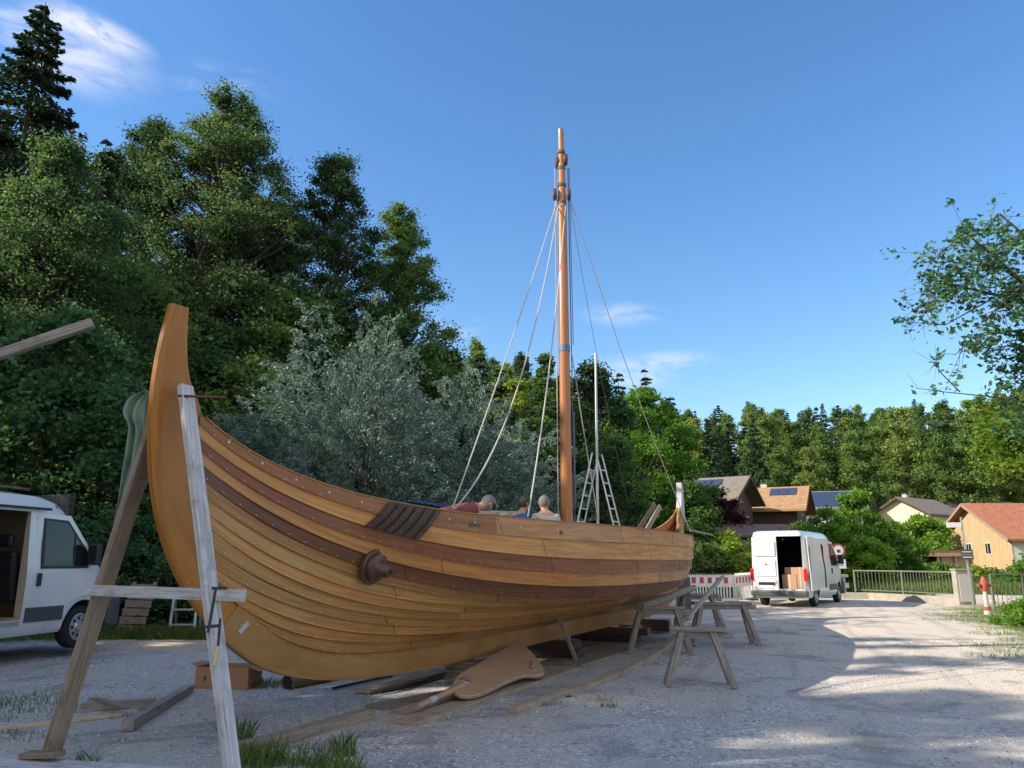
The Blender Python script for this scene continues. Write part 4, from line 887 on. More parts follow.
    if rear_open:
        d = MB().prism([(-.03, .0, .56), (-.03, .93, .56), (-.0, .88, 2.3*k), (-.0, 0, 2.3*k)], (.03, 0, 0)).build('rear_door', M['white'], e, local=True, bevel=.01)
        MB().box((-.036, .42, 1.9*k), (.012, .72, .50)).build('door_panel', M['white'], d, local=True, bevel=.005); MB().box((-.036, .45, 1.25*k), (.012, .76, .55)).build('door_panel', M['white'], d, local=True, bevel=.005)
        MB().box((-.045, .42, .79), (.02, .56, .10)).build('grip_bar', M['black'], d, local=True); MB().box((-.04, .46, .68), (.01, .54, .11)).build('number_plate', M['plate'], d, local=True)
        MB().box((-.04, .40, 1.38*k), (.012, .06, .05)).build('badge', M['iron'], d, local=True)
        d2 = MB().prism([(.04, -1.07, .56), (.93, -1.07, .56), (.93, -1.02, 2.3*k), (.04, -1.02, 2.3*k)], (0, -.035, 0)).build('rear_door', M['white'], e, local=True, bevel=.01); tag(d2, 'right rear door folded fully back along the side')
        MB().box((.5, -1.10, 1.55*k), (.7, .012, .9)).build('door_panel', M['white'], d2, local=True)
        MB().box((2.4, -.985, 1.33*k), (.05, .02, 1.4*k)).build('sliding_door_gap', M['black'], e, local=True)
    if side_open:
        for yy in (-.45, .25):
            st_ = MB().box((3.45, yy-.1, .88), (.5, .48, .16)).build('seat', M['black'], e, local=True, bevel=.04)
            MB().box((3.22, yy-.1, 1.22), (.16, .48, .72), M=Matrix.Rotation(-.15, 3, 'Y')).build('backrest', M['black'], st_, local=True, bevel=.05); MB().box((3.16, yy-.1, 1.74), (.10, .28, .20)).build('headrest', M['black'], st_, local=True, bevel=.04)
        MB().box((2.6, -.93, .5), (1.15, .14, .06)).build('door_sill', M['steel'], e, local=True)
        MB().box((1.3, -1.06, 1.35), (1.15, .05, 1.65)).build('sliding_door', M['white'], e, local=True, bevel=.02)
        MB().box((1.95, -1.01, 2.24), (3.1, .03, .04)).build('door_rail', M['iron'], e, local=True)
    return e
rzL = R_(79); p = at(76, 648, 13.6); loc_ = p-Matrix.Rotation(rzL, 3, 'Z')@Vector((4.5, -.95, 0))
vanL = van(loc_, rzL, 'white van with its side door slid open, parked among the trees at the left edge', 2.48, side_open=True)
RL_ = Matrix.Rotation(rzL, 3, 'Z'); q = loc_+RL_@Vector((2.80, -.74, .575))
bk = empty('bucket', q, 'small white bucket standing in the open side door of the van', 'bucket'); MB().lathe((0, 0, 0), (0, 0, 1), [(0, .10), (.02, .11), (.24, .13), (.245, .12), (.2, .11)], 20).build('pail', M['plate'], bk, local=True, smooth=True); MB().cyl((.02, 0, .15), (.06, 0, .36), .014, 8).build('stick', M['plate'], bk, local=True)
rzR = R_(55); p = gr(817, 606.5); loc_ = p-Matrix.Rotation(rzR, 3, 'Z')@Vector((1.05, -.95, 0))
vanR = van(loc_, rzR, 'white high-roof van with open rear door parked on the sunny road', 2.62, rear_open=True)
RR_ = Matrix.Rotation(rzR, 3, 'Z')
for (x, y, z, s_, lb) in ((.45, -.3, .60, (.45, .5, .5), 'large cardboard box at the open back of the van, lowest'), (.55, -.35, 1.105, (.4, .45, .24), 'flat cardboard box on top of the larger one in the van'), (.42, -.68, .60, (.4, .22, .75), 'tall narrow cardboard box by the van door frame')):
    e = empty('cardboard_box', loc_+RR_@Vector((x, y, z)), lb, 'box', rz=rzR); MB().box((0, 0, s_[2]/2), s_).build('carton', M['cardboard'], e, local=True, bevel=.005); MB().box((0, 0, s_[2]/2), (s_[0]+.004, .05, s_[2]+.004)).build('tape', M['offwhite'], e, local=True)

# ------------------------------------------------------------------ barrier fence
def barrier(a, b, label):
    d = (b-a); L_ = d.length; e = empty('barrier_section', a, label, 'barrier', rz=math.atan2(d.y, d.x))
    for x in (.02, L_-.02): MB().box((x, 0, .52), (.045, .04, 1.04)).build('post', M['plate'], e, local=True)
    for z in (.10, .62, 1.0): MB().box((L_/2, 0, z), (L_-.09, .035, .05)).build('rail', M['plate'], e, local=True)
    pn = MB().box((L_/2, 0, .81), (L_-.1, .02, .32)).build('board', M['plate'], e, local=True)
    n = 5
    for i in range(n): MB().box((.12+(L_-.24)*(i+.25)/n+.06, -.013, .84), ((L_-.2)/n*.50, .008, .22)).build('red_stripe', M['red'], pn, local=True)
    mb = MB()
    for i in range(14): mb.box((.1+(L_-.2)*(i+.5)/14, 0, .36), (.055, .018, .47))
    mb.build('slats', M['plate'], e, local=True)
    mb = MB()
    for i in range(22): x = .08+(L_-.16)*i/21; mb.prism([(x-.02, -.01, 1.025), (x+.02, -.01, 1.025), (x, -.01, 1.10)], (0, .02, 0))
    mb.build('teeth', M['plate'], e, local=True)
    for i in (1, 3): MB().box((.12+(L_-.24)*(i+.25)/n+.06, -.02, .10), (.2, .008, .06)).build('red_patch', M['red'], e, local=True)
    for x in (.25, L_-.25): MB().box((x, 0, .03), (.30, .5, .06)).build('foot', M['black'], e, local=True, bevel=.01)
a = gr(688, 603); b = gr(735, 603.3); c = gr(748, 601.0)
barrier(a, b, 'front red and white barrier section just behind the stern'); barrier(b+Vector((.05, .05, 0)), c+Vector((.5, 1.0, 0)), 'red and white barrier section angled away, next to the van')
# ------------------------------------------------------------------ kerb wall, railings, sign posts
def lowwall(pts, h, th, m_, name, label=None):
    mb = MB()
    for a, b in zip(pts[:-1], pts[1:]): mb.beam(a+Vector((0, 0, h/2-.1)), b+Vector((0, 0, h/2-.1)), th, h+.2)
    o = mb.build(name, m_, None, bevel=.02); return o
K = [gr(835, 598.5), gr(870, 599), gr(905, 601), (gr(962, 605))]
o = lowwall(K, .26, .35, M['concrete'], 'kerb_wall'); tag(o, 'low pale concrete kerb wall under the first metal railing', 'wall')
def railing(pts, label, h=.92, z0=.24, step=.16, m_='steel', post_every=1.9):
    e = empty('railing', pts[0], label, 'railing')
    for a, b in zip(pts[:-1], pts[1:]):
        d = b-a; L_ = d.length; u = d.normalized(); n = max(1, round(L_/post_every)); up = Vector((0, 0, 1))
        for i in range(n+1): q = a+u*(L_*i/n); MB().box(q+up*(z0+h/2), (.06, .06, h), math.atan2(u.y, u.x)).build('post', M[m_], e)
        MB().beam(a+up*(z0+h), b+up*(z0+h), .06, .05).build('top_rail', M[m_], e); MB().beam(a+up*(z0+.12), b+up*(z0+.12), .04, .03).build('bottom_rail', M[m_], e)
        mb = MB(); k = int(L_/step)
        for i in range(1, k): q = a+u*(L_*i/k); mb.cyl(q+up*(z0+.12), q+up*(z0+h-.02), .011, 5)
        mb.build('bars', M[m_], e)
    return e
M['oldsteel'] = mat('weathered_railing', (.16, .165, .13), .7, .2)
railing([gr(857, 598.5)+Vector((0, .05, 0)), gr(905, 600.8)+Vector((0, .05, 0)), gr(960, 604.5)+Vector((0, .05, 0))], 'long grey metal railing on the kerb wall behind the road', m_='oldsteel')
railing([gr(995, 611), gr(1024, 611)+Vector((4.5, .6, 0))], 'taller nearer metal railing at the right edge, beyond the hydrant', z0=0, h=1.15, m_='oldsteel', post_every=1.0)
pk = gr(845, 600); e = empty('guard_rail', (pk.x-1.6, pk.y+1.5, 0), 'grey crash barrier with board rail behind the van nose', 'guard rail'); 
A = pk+Vector((-2.4, 1.6, 0)); B = pk+Vector((.6, .9, 0))
for z in (.55, .95): MB().beam(A+Vector((0, 0, z)), B+Vector((0, 0, z)), .05, .2 if z < .7 else .12).build('rail', M['steel' if z < .7 else 'prop'], e)
for f in (.05, .5, .95): q = A.lerp(B, f); MB().box(q+Vector((0, .06, .5)), (.09, .06, 1.0)).build('post', M['steel'], e)
q = gr(971, 606); e = empty('control_cabinet', q+Vector((0, .5, 0)), 'pale concrete cabinet standing between the two railings', 'cabinet'); MB().box(q+Vector((.1, .5, .62)), (.62, .3, 1.24)).build('housing', M['concrete'], e, bevel=.02); MB().box(q+Vector((.1, .5, 1.26)), (.68, .36, .05)).build('cap', M['concrete'], e, bevel=.01); MB().box(q+Vector((.1, .34, .60)), (.46, .02, .95)).build('door', M['offwhite'], e)
q = gr(974, 609); tp = at(961, 520, q.y); e = empty('sign_post', q, 'leaning grey street sign post with two name boards in front of the barn', 'sign post')
MB().tube([q, tp+Vector((0, 0, .1))], .035, 10).build('post', M['steel'], e, smooth=True)
c = at(954, 525, q.y); MB().box(c, (.48, .03, .17), R_(-6)).build('name_board', M['plate'], e, bevel=.005); c = at(967, 554.5, q.y-.06); 
for dz in (-.09, .09): 
    pl_ = MB().box(c+Vector((0, 0, dz)), (.42, .02, .15), 0).build('direction_board', M['dgrey'], e); MB().box(c+Vector((0, -.013, dz)), (.32, .004, .035), 0).build('lettering', M['plate'], pl_)
# hydrant-like marker post with red head
q = gr(988, 615); e = empty('hydrant', q, 'stubby grey hydrant post with a red head on the grass verge', 'hydrant')
MB().lathe(q, (0, 0, 1), [(0, .10), (.12, .10), (.13, .065), (.70, .06), (.71, .08)], 16).build('column', M['offwhite'], e, smooth=True)
MB().lathe(q+Vector((0, 0, .70)), (0, 0, 1), [(0, .095), (.03, .105), (.28, .10), (.32, .075), (.36, .06), (.40, .05), (.401, .01)], 16).build('head', M['red'], e, smooth=True)
for s in (-1, 1): MB().cyl(q+Vector((s*.10, -.02, .86)), q+Vector((s*.21, -.04, .86)), .045, 12).build('outlet', M['red'], e)
MB().lathe(q+Vector((0, 0, .16)), (0, 0, 1), [(0, .11), (.08, .11)], 16).build('ring', M['red'], e)
# round prohibition sign behind the van
q = gr(839, 597)+Vector((.3, 2.0, 0)); e = empty('traffic_sign', q, 'round red-rimmed traffic sign over a white plate beside the van', 'traffic sign'); c = at(838.5, 550.5, q.y); kk = q.y/769
MB().cyl((c.x, q.y+.05, 0), (c.x, q.y+.05, c.z+.3), .035, 10).build('post', M['steel'], e)
MB().cyl(c+Vector((0, .012, 0)), c+Vector((0, -.0, 0)), .40*.8, 28).build('disc', M['red'], e); MB().cyl(c+Vector((0, .0, 0)), c+Vector((0, -.008, 0)), .225, 28).build('face', M['plate'], e)
mb = MB(); mb.box(c+Vector((0, -.012, .02)), (.20, .006, .04)).box(c+Vector((-.03, -.012, -.05)), (.09, .006, .09)).box(c+Vector((.05, -.012, -.05)), (.04, .006, .10)); mb.build('symbol', M['black'], e)
c2 = at(839.5, 564, q.y); MB().box(c2, (.62, .012, .42)).build('additional_plate', M['plate'], e); MB().box(c2+Vector((0, -.009, .06)), (.42, .004, .035)).box(c2+Vector((0, -.009, -.05)), (.34, .004, .035)).build('lettering', M['dgrey'], e)
# small lamp
q = at(904, 546, 60); e = empty('street_lamp', (q.x, q.y, 0), 'slim grey street lamp in front of the open wooden shed', 'street lamp'); MB().cyl((q.x, q.y, 0), (q.x, q.y, q.z), .06, 8).build('post', M['steel'], e); MB().box((q.x-.12, q.y, q.z), (.8, .3, .25)).build('lamp_head', M['steel'], e, bevel=.05)

# ------------------------------------------------------------------ houses
def house(x, y, z0, rz, L_, W_, eave, ridge, label, wall_m, roof_m, name='house', over=.8, windows=(), lower=None, solar=None, chimney=None, balcony=None, gable_m=None, wt=None):
    """ridge runs along local x; gable faces at x=+-L/2"""
    e = empty(name, (x, y, z0), label, 'house' if name != 'barn' else 'barn', rz=rz); hx, hy = L_/2, W_/2
    mb = MB(); split = lower if lower else 0
    if lower: MB().box((0, 0, lower/2-1), (L_+.04, W_+.04, lower+2)).build('ground_floor', M['render_w'], e, local=True)
    prof = [(-hy, split if lower else -2), (hy, split if lower else -2), (hy, eave), (0, ridge), (-hy, eave)]
    mb.prism([(-hx, a, b) for a, b in prof], (L_, 0, 0))
    # board UVs: vertical boards
    mb.uv = [[(mb.v[i][2], mb.v[i][0]+mb.v[i][1]) for i in f] for f in mb.f]
    mb.build('wall', M[wall_m], e, local=True)
    if gable_m:
        g = MB(); gp = [(-hy-.02, -1), (hy+.02, -1), (hy+.02, eave), (0, ridge+.02), (-hy-.02, eave)]
        g.prism([(-hx-.06, a, b) for a, b in gp], (.055, 0, 0)); g.uv = [[(g.v[i][2], g.v[i][1]) for i in f] for f in g.f]; g.build('gable_boarding', M[gable_m], e, local=True)
    sl = (ridge-eave)/hy; th = .22; roof = None
    for s in (-1, 1):
        y1 = s*(hy+over); z1 = eave-sl*over; mb = MB(); P_ = [(-hx-over, 0, ridge+.02), (hx+over, 0, ridge+.02), (hx+over, y1, z1+.02), (-hx-over, y1, z1+.02)]
        mb.prism(P_, (0, 0, th)); SL = math.hypot(hy+over, ridge-z1); L2 = L_+2*over
        mb.uv = [[(0, 0), (L2, 0), (L2, SL), (0, SL)][:len(f)] if len(f) == 4 else [(0, 0)]*len(f) for f in mb.f]
        mb.uv[0] = [(0, SL), (L2, SL), (L2, 0), (0, 0)]
        roof = mb.build('roof', M[roof_m], e, local=True)
        if solar and solar[0] == s:
            _, f0, f1, g0, g1, cols_, rows_ = solar
            for i in range(cols_):
                for j in range(rows_):
                    xa = -hx-over+L2*(f0+(f1-f0)*i/cols_); xb = -hx-over+L2*(f0+(f1-f0)*(i+.94)/cols_); ta = g0+(g1-g0)*j/rows_; tb = g0+(g1-g0)*(j+.94)/rows_
                    pp = [(xx, y1*tt, (ridge+.02+th+.06)*(1-tt)+(z1+.08+th)*tt) for xx, tt in ((xa, ta), (xb, ta), (xb, tb), (xa, tb))]; MB().prism(pp, (0, 0, .03)).build('solar_panel', M['solar'], roof, local=True)
        for sx in (-1, 1):
            MB().beam((sx*(hx+over+.02), 0, ridge+.06), (sx*(hx+over+.02), y1, z1+.06), .06, .26).build('bargeboard', M['prop' if name == 'barn' else 'darkwood'], e, local=True)
    if chimney: 
        for cx, cy in chimney: ch = MB().box((cx, cy, ridge-.1), (.7, .6, 1.7)).build('chimney', M['offwhite'], roof, local=True); MB().box((cx, cy, ridge+.85), (.85, .75, .12)).build('chimney_cap', M['dgrey'], ch, local=True)
    for (fc, u, z, ww, hh) in windows:
        if fc in ('x-', 'x+'):
            s = -1 if fc == 'x-' else 1; c = (s*(hx+.04+(.05 if gable_m else 0)), u, z); sz = (.08, ww, hh); sf = (.06, ww+.24, hh+.24); cf = (c[0]-s*.02, c[1], c[2])
        else:
            s = -1 if fc == 'y-' else 1; c = (u, s*(hy+.04), z); sz = (ww, .08, hh); sf = (ww+.24, .06, hh+.24); cf = (c[0], c[1]-s*.02, c[2])
        f = MB().box(cf, sf).build('window', M['offwhite'], e, local=True); MB().box(c, sz).build('pane', M['glass'], f, local=True)
        cc = (c[0]+s*.05, c[1], c[2]) if fc[0] == 'x' else (c[0], c[1]+s*.05, c[2]); MB().box(cc, (.03, .06, hh) if fc[0] == 'x' else (.06, .03, hh)).build('glazing_bar', M['offwhite'], f, local=True)
    if balcony:
        for (fc, z, u0, u1) in balcony:
            s = -1 if fc == 'x-' else 1; bl = MB().box((s*(hx+.5), (u0+u1)/2, z), (1.0, u1-u0, .12)).build('balcony', M['darkwood'], e, local=True); mb = MB()
            for i in range(int((u1-u0)/.18)): mb.box((s*(hx+1.0), u0+.09+i*.18, z+.5), (.04, .12, .85))
            mb.build('balustrade', M['darkwood'], bl, local=True); MB().box((s*(hx+1.0), (u0+u1)/2, z+.98), (.10, u1-u0, .08)).build('handrail', M['darkwood'], bl, local=True)
    return e
# barn with timber gable
house(56.3, 79.0, 0, 0, 19.5, 11.8, 3.75, 7.0, 'red-tiled barn with a sunlit timber gable behind the railing', 'render_w', 'tile_red', 'barn', .9,
      windows=[('x-', -2.3, 2.7, .75, .95), ('x-', .9, 2.7, .75, .95), ('y-', -7.2, 2.9, 1.0, 1.1), ('y-', -4.4, 2.9, 1.0, 1.1), ('y-', -7.2, .9, .9, 1.0), ('y-', -3.9, .9, .9, 1.0)], gable_m='barnwood')
# open shed
e = empty('open_shed', (at(925, 560, 66).x, 66, 0), 'low open wooden shed with brown flat roof left of the barn', 'shed')
xa, xb = at(890, 560, 66).x, at(960, 560, 66).x; mb = MB().box(((xa+xb)/2, 66.5, 2.25), (xb-xa, 5, .22)); mb.build('roof', M['tile_brown'], e)
MB().box(((xa+xb)/2, 64.0, 2.02), (xb-xa-.1, .12, .26)).build('fascia', M['barnwood'], e)
for f in (0.02, .28, .52, .76, .98): MB().box((xa+(xb-xa)*f, 64.2, 1.0), (.2, .2, 2.0)).build('post', M['barnwood'], e)
MB().box(((xa+xb)/2, 68.9, 1.0), (xb-xa-.2, .1, 2.2)).build('back_wall', M['darkwood'], e); MB().box((xb-1.3, 64.3, 1.0), (2.4, .1, 1.9)).build('side_wall', M['barnwood'], e)
e = empty('garden_shed', (at(878, 565, 62).x, 62, 0), 'weathered grey board shed among the bushes, left of the open shed', 'shed'); MB().box((at(878, 565, 62).x, 63, .9), (3.2, 2.4, 2.2)).build('wall', M['trestle'], e); MB().box((at(878, 565, 62).x, 63, 2.08), (3.6, 2.8, .14)).build('roof', M['dgrey'], e)
# far houses
house(at(722, 500, 84).x-2.6, 87, 1.2, math.atan2(-.53, .85), 11, 8.6, 6.9, 9.1, 'dark wooden chalet with solar panels, left one above the stern', 'darkwood', 'tile_grey', over=1.2, lower=2.4,
      windows=[('x+', -2.4, 4.4, .8, 1.2), ('x+', 0, 4.4, .8, 1.2), ('x+', 2.2, 4.4, .8, 1.2), ('x+', -1.6, 1.4, .8, 1.1), ('x+', 1.6, 1.4, .8, 1.1), ('x+', 0, 7.0, .7, .8), ('y-', 0, 4.4, .9, 1.1), ('y-', 3, 4.4, .9, 1.1)], solar=(-1, .25, .80, .14, .86, 4, 2), chimney=[(-2, .8)], balcony=[('x+', 3.1, -4.4, 4.4)])
house(at(787, 500, 92).x-3.2, 94, 1.2, math.atan2(-.45, .9), 10.5, 9.0, 6.3, 8.7, 'chalet with an orange-brown roof and one small solar field, middle of the row', 'darkwood', 'tile_orange', over=1.1, lower=2.3,
      windows=[('x+', -2.2, 3.6, .9, 1.1), ('x+', 1.8, 3.6, .9, 1.1), ('x+', 0, 6, .8, .8), ('y-', -2.5, 1.3, 1.1, 1.1), ('y-', 1, 1.3, 1.1, 1.1)], solar=(-1, .66, .90, .10, .42, 3, 1), chimney=[(-3.2, .6), (1.0, 1.2)], balcony=[('x+', 2.6, -4.4, 4.4)])
house(at(826, 500, 108).x, 110, 1.6, math.atan2(-.2, .98), 9, 8, 7.0, 9.3, 'house whose whole front roof is covered by dark blue solar panels', 'render_w', 'tile_grey', over=.8, windows=[('y-', -2, 3.6, 1, 1.2), ('y-', 1.5, 3.6, 1, 1.2)], solar=(-1, .08, .9, .08, .92, 6, 3))
house(at(899, 502, 106).x+3.7, 108.6, 1.6, R_(35), 9, 7.5, 6.1, 8.2, 'small cream-walled house with a grey-brown roof among the bushes', 'cream', 'tile_grey', over=.7, windows=[('x-', -1.5, 4.6, .9, 1.1), ('x-', 1.5, 4.6, .9, 1.1), ('y-', -2, 3.4, 1, 1.1)], chimney=[(-1, .9)])
house(at(903, 500, 124).x, 128, 3.0, .02, 12, 7, 7.4, 9.0, 'long house with a pale slate roof behind the cream-walled house', 'render_w', 'tile_slate', over=.7, chimney=[(1, .6)])
house(at(965, 500, 118).x, 122, 2.2, -.03, 17, 7, 6.9, 8.1, 'long low house with a brown roof just above the barn roof', 'render_w', 'tile_grey', over=.7, solar=(-1, .03, .22, .1, .9, 2, 2), chimney=[(-6, .6), (2, .6)])
# low garage in front of the chalets
gx_ = at(770, 530, 56).x; e = empty('garage', (gx_, 58, 0), 'low garage with a flat-pitched reddish roof below the chalets', 'garage')
MB().box((gx_, 58.5, 1.5), (6.4, 5.4, 3.0)).build('wall', M['render_w'], e); mb = MB(); mb.prism([(gx_-3.9, 55.2, 3.15), (gx_+3.9, 55.2, 3.15), (gx_+3.3, 61.6, 4.2), (gx_-3.3, 61.6, 4.2)], (0, 0, .16)); mb.uv = [[(v[0], v[1]) for v in [mb.v[i] for i in f]] for f in mb.f]; mb.build('roof', M['tile_brown'], e)
MB().box((gx_, 55.7, 1.3), (2.6, .1, 2.1)).build('garage_door', M['darkwood'], e)

# ------------------------------------------------------------------ foliage
def leaf_obj(name, C_, S_, m_, parent, seed, aspect=.55, droop=0, align=None):
    """every entry of C_ becomes one small folded leaf face"""
    rs = np.random.default_rng(seed); n = len(C_)
    a = rs.normal(size=(n, 3)); a[:, 2] *= .55
    if align is not None: a = align+rs.normal(size=(n, 3))*.35
    a /= np.linalg.norm(a, axis=1)[:, None]
    r = rs.normal(size=(n, 3)); r[:, 2] += .6; b = np.cross(a, r); b /= np.maximum(1e-6, np.linalg.norm(b, axis=1))[:, None]
    s = (S_*rs.uniform(.6, 1.35, n))[:, None]
    v = np.empty((n, 4, 3)); v[:, 0] = C_-a*s*.5; v[:, 1] = C_+b*s*.5*aspect-a*s*.05; v[:, 2] = C_+a*s*.5; v[:, 3] = C_-b*s*.5*aspect-a*s*.05
    up = np.cross(a, b)*s*.12; v[:, 1] += up; v[:, 3] += up
    me = bpy.data.meshes.new(name); me.vertices.add(4*n); me.vertices.foreach_set('co', v.astype(np.float32).ravel()); me.loops.add(4*n); me.loops.foreach_set('vertex_index', np.arange(4*n, dtype=np.int32))
    me.polygons.add(n); me.polygons.foreach_set('loop_start', np.arange(0, 4*n, 4, dtype=np.int32)); me.polygons.foreach_set('loop_total', np.full(n, 4, np.int32)); me.update(calc_edges=True)
    at_ = me.attributes.new('rnd', 'FLOAT', 'FACE'); at_.data.foreach_set('value', np.clip(rs.normal(.5, .22, n), 0, 1).astype(np.float32))
    me.materials.append(M[m_]); o = bpy.data.objects.new(name, me); col.objects.link(o); o.parent = parent; return o
def tree(name, label, cat, loc, h, r, leafm, seed, base=.18, nclump=60, nleaf=300, leaf=.16, cr=.9, shape='round', group=None, trunk_r=None, aspect=.6, skew=(0, 0)):
    e = empty(name, loc, label, cat, group); rs = np.random.default_rng(seed); tr = trunk_r or h*.016+.04
    mb = MB(); H0 = h*base; bend_ = rs.normal(size=2)*h*.02
    def tp_(z): f = z/h; return Vector((bend_[0]*math.sin(f*3)+skew[0]*f, bend_[1]*math.sin(f*2.2)+skew[1]*f, z))
    mb.tube([tp_(h*q)-Vector((0, 0, .3 if q == 0 else 0)) for q in (0, .03, .15, .3, .5, .7, .88)], [tr*q for q in (1.5, 1.1, .95, .8, .55, .32, .1)], 8)
    CC = []; SZ = []
    for i in range(nclump):
        f = rs.uniform(0, 1)
        if shape == 'round': rad = r*math.sin(math.pi*min(1, .12+f*.88))**.55; f2 = f
        elif shape == 'cone': rad = r*(1-f)**.75*min(1, .35+f*4); f2 = f
        elif shape == 'oval': f = f**1.12; rad = r*max(.2, min(1, (1-f)**.62*1.25))*min(1, .55+f*2); f2 = f-.06*rs.uniform(0, 1)*(f > .8)
        elif shape == 'dome': rad = r*math.sqrt(max(0, 1-f**2.2)); f2 = f
        else: rad = r; f2 = f
        q = math.sqrt(rs.uniform(.12, 1)) if i % 5 else rs.uniform(0, .4); a = rs.uniform(0, 2*math.pi)
        z = H0+(h-H0)*f2*.96; zc = max(H0*.8, z); c = tp_(zc)+Vector((math.cos(a)*rad*q, math.sin(a)*rad*q, 0)); sz = cr*rs.uniform(.65, 1.3)*(1.0 if f < .8 else .75); CC.append(c); SZ.append(sz)
        z0 = max(h*.08, z-rad*q*.75-.3); s0 = tp_(z0); mid = s0.lerp(c, .55)+Vector((rs.normal()*.06*r, rs.normal()*.06*r, .10*rad)); rr = max(.012, tr*.32*(1-f*.7)); mb.tube([s0, mid, c], [rr, rr*.6, rr*.2], 5, cap=False)
        for _ in range(2): 
            c3 = c+Vector(tuple(rs.normal(size=3)*sz*.6)); mb.tube([mid.lerp(c, .5), c3], [rr*.35, rr*.12], 4, cap=False)
    mb.build('trunk', M['bark'], e, local=True, smooth=True)
    CC = np.array([tuple(c) for c in CC]); SZ = np.array(SZ); k = rs.integers(0, nclump, nclump*nleaf); g = rs.normal(size=(len(k), 3)); g /= np.linalg.norm(g, axis=1)[:, None]; g *= (np.minimum(np.abs(rs.normal(0, .55, len(k)))+.12, 1.15))[:, None]; g *= np.array([1, 1, .62])
    pos = CC[k]+g*SZ[k][:, None]; pos += rs.normal(size=pos.shape)*.06
    leaf_obj('crown', pos, leaf, leafm, e, seed+1, aspect); return e
def spruce(name, label, cat, loc, h, r, seed, per=34, leafs=70, leaf=.30, group=None, leafm='leaf_spruce', base=.06):
    e = empty(name, loc, label, cat, group); rs = np.random.default_rng(seed); mb = MB(); mb.tube([(0, 0, -.3), (0, 0, h*.5), (0, 0, h)], [h*.016+.03, h*.009, .01], 7); mb.build('trunk', M['bark'], e, local=True, smooth=True)
    pos = []; al = []; nl = int(per)
    for i in range(nl):
        f = (i+rs.uniform(0, .8))/nl; z = h*(base+(1-base)*f); R = r*(1-f)**.78+.22; nb = 6+int(4*(1-f))
        for b in range(nb):
            a = rs.uniform(0, 2*math.pi); L_ = R*rs.uniform(.65, 1.12); n = max(9, int(leafs*L_/r*.6)); t_ = rs.uniform(.05, 1, n)**.7
            x = np.cos(a)*L_*t_; y = np.sin(a)*L_*t_; zz = z-.42*L_*t_+.22*L_*t_**3; w_ = .17*L_*(1.15-t_)
            w_ = w_*1.5; nrm1 = rs.normal(size=n)*w_; p_ = np.stack([x-np.sin(a)*nrm1, y+np.cos(a)*nrm1, zz-np.abs(rs.normal(size=n))*.10*L_*.5], 1); pos.append(p_); al.append(np.tile([math.cos(a), math.sin(a), -.5], (n, 1)))
    leaf_obj('crown', np.concatenate(pos), leaf, leafm, e, seed+1, .5, align=np.concatenate(al)); return e
def place(proto, loc, s=1.0, rz=0, sz=None, label=None, first=False, cat=None, group=None):
    o = proto if first else copy_tree(proto); o.location = loc; o.rotation_euler = (0, 0, rz); o.scale = (s, s, sz or s)
    if label: o['label'] = label
    if cat: o['category'] = cat
    if group: o['group'] = group
    return o
def tloc(px, y, dx=0): x = at(px, 500, y).x+dx; return Vector((x, y, tz(x, y)-.1))
def top_h(px, py, y): q = at(px, py, y); return q.z-tz(q.x, y)
# --- tall trees of the left wood
def TL(name, label, px, y, py, r, leafm, seed, base, nc, nl, leaf, cr, shape):
    return tree(name, label, 'tree', tloc(px, y), top_h(px, py, y), r, leafm, seed, base, nc, nl, leaf, cr, shape)
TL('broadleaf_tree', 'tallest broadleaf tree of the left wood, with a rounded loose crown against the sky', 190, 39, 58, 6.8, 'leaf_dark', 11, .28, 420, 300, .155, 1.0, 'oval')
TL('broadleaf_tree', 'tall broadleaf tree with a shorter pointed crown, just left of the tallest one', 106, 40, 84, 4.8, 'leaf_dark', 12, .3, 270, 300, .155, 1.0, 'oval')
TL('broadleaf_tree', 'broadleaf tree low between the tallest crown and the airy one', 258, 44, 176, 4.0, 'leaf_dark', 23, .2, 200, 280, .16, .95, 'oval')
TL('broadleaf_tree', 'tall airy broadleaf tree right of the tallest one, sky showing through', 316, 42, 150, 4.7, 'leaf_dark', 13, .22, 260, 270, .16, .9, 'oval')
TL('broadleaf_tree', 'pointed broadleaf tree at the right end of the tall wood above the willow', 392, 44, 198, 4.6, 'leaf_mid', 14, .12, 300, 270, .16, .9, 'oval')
spruce('spruce_tree', 'tall dark spruce at the upper left corner of the photo', 'tree', tloc(-32, 30), top_h(-30, -30, 30), 5.2, 15, 66, 560, .22)
spruce('spruce_tree', 'dark spruce partly hidden left of the tallest tree', 'tree', tloc(60, 34), top_h(60, 118, 34), 4.4, 16, 50, 380, .24)
TL('broadleaf_tree', 'blue-green rounded tree at the left edge below the spruce', 12, 26, 112, 3.9, 'leaf_dark', 17, .25, 200, 380, .13, 1.0, 'oval')
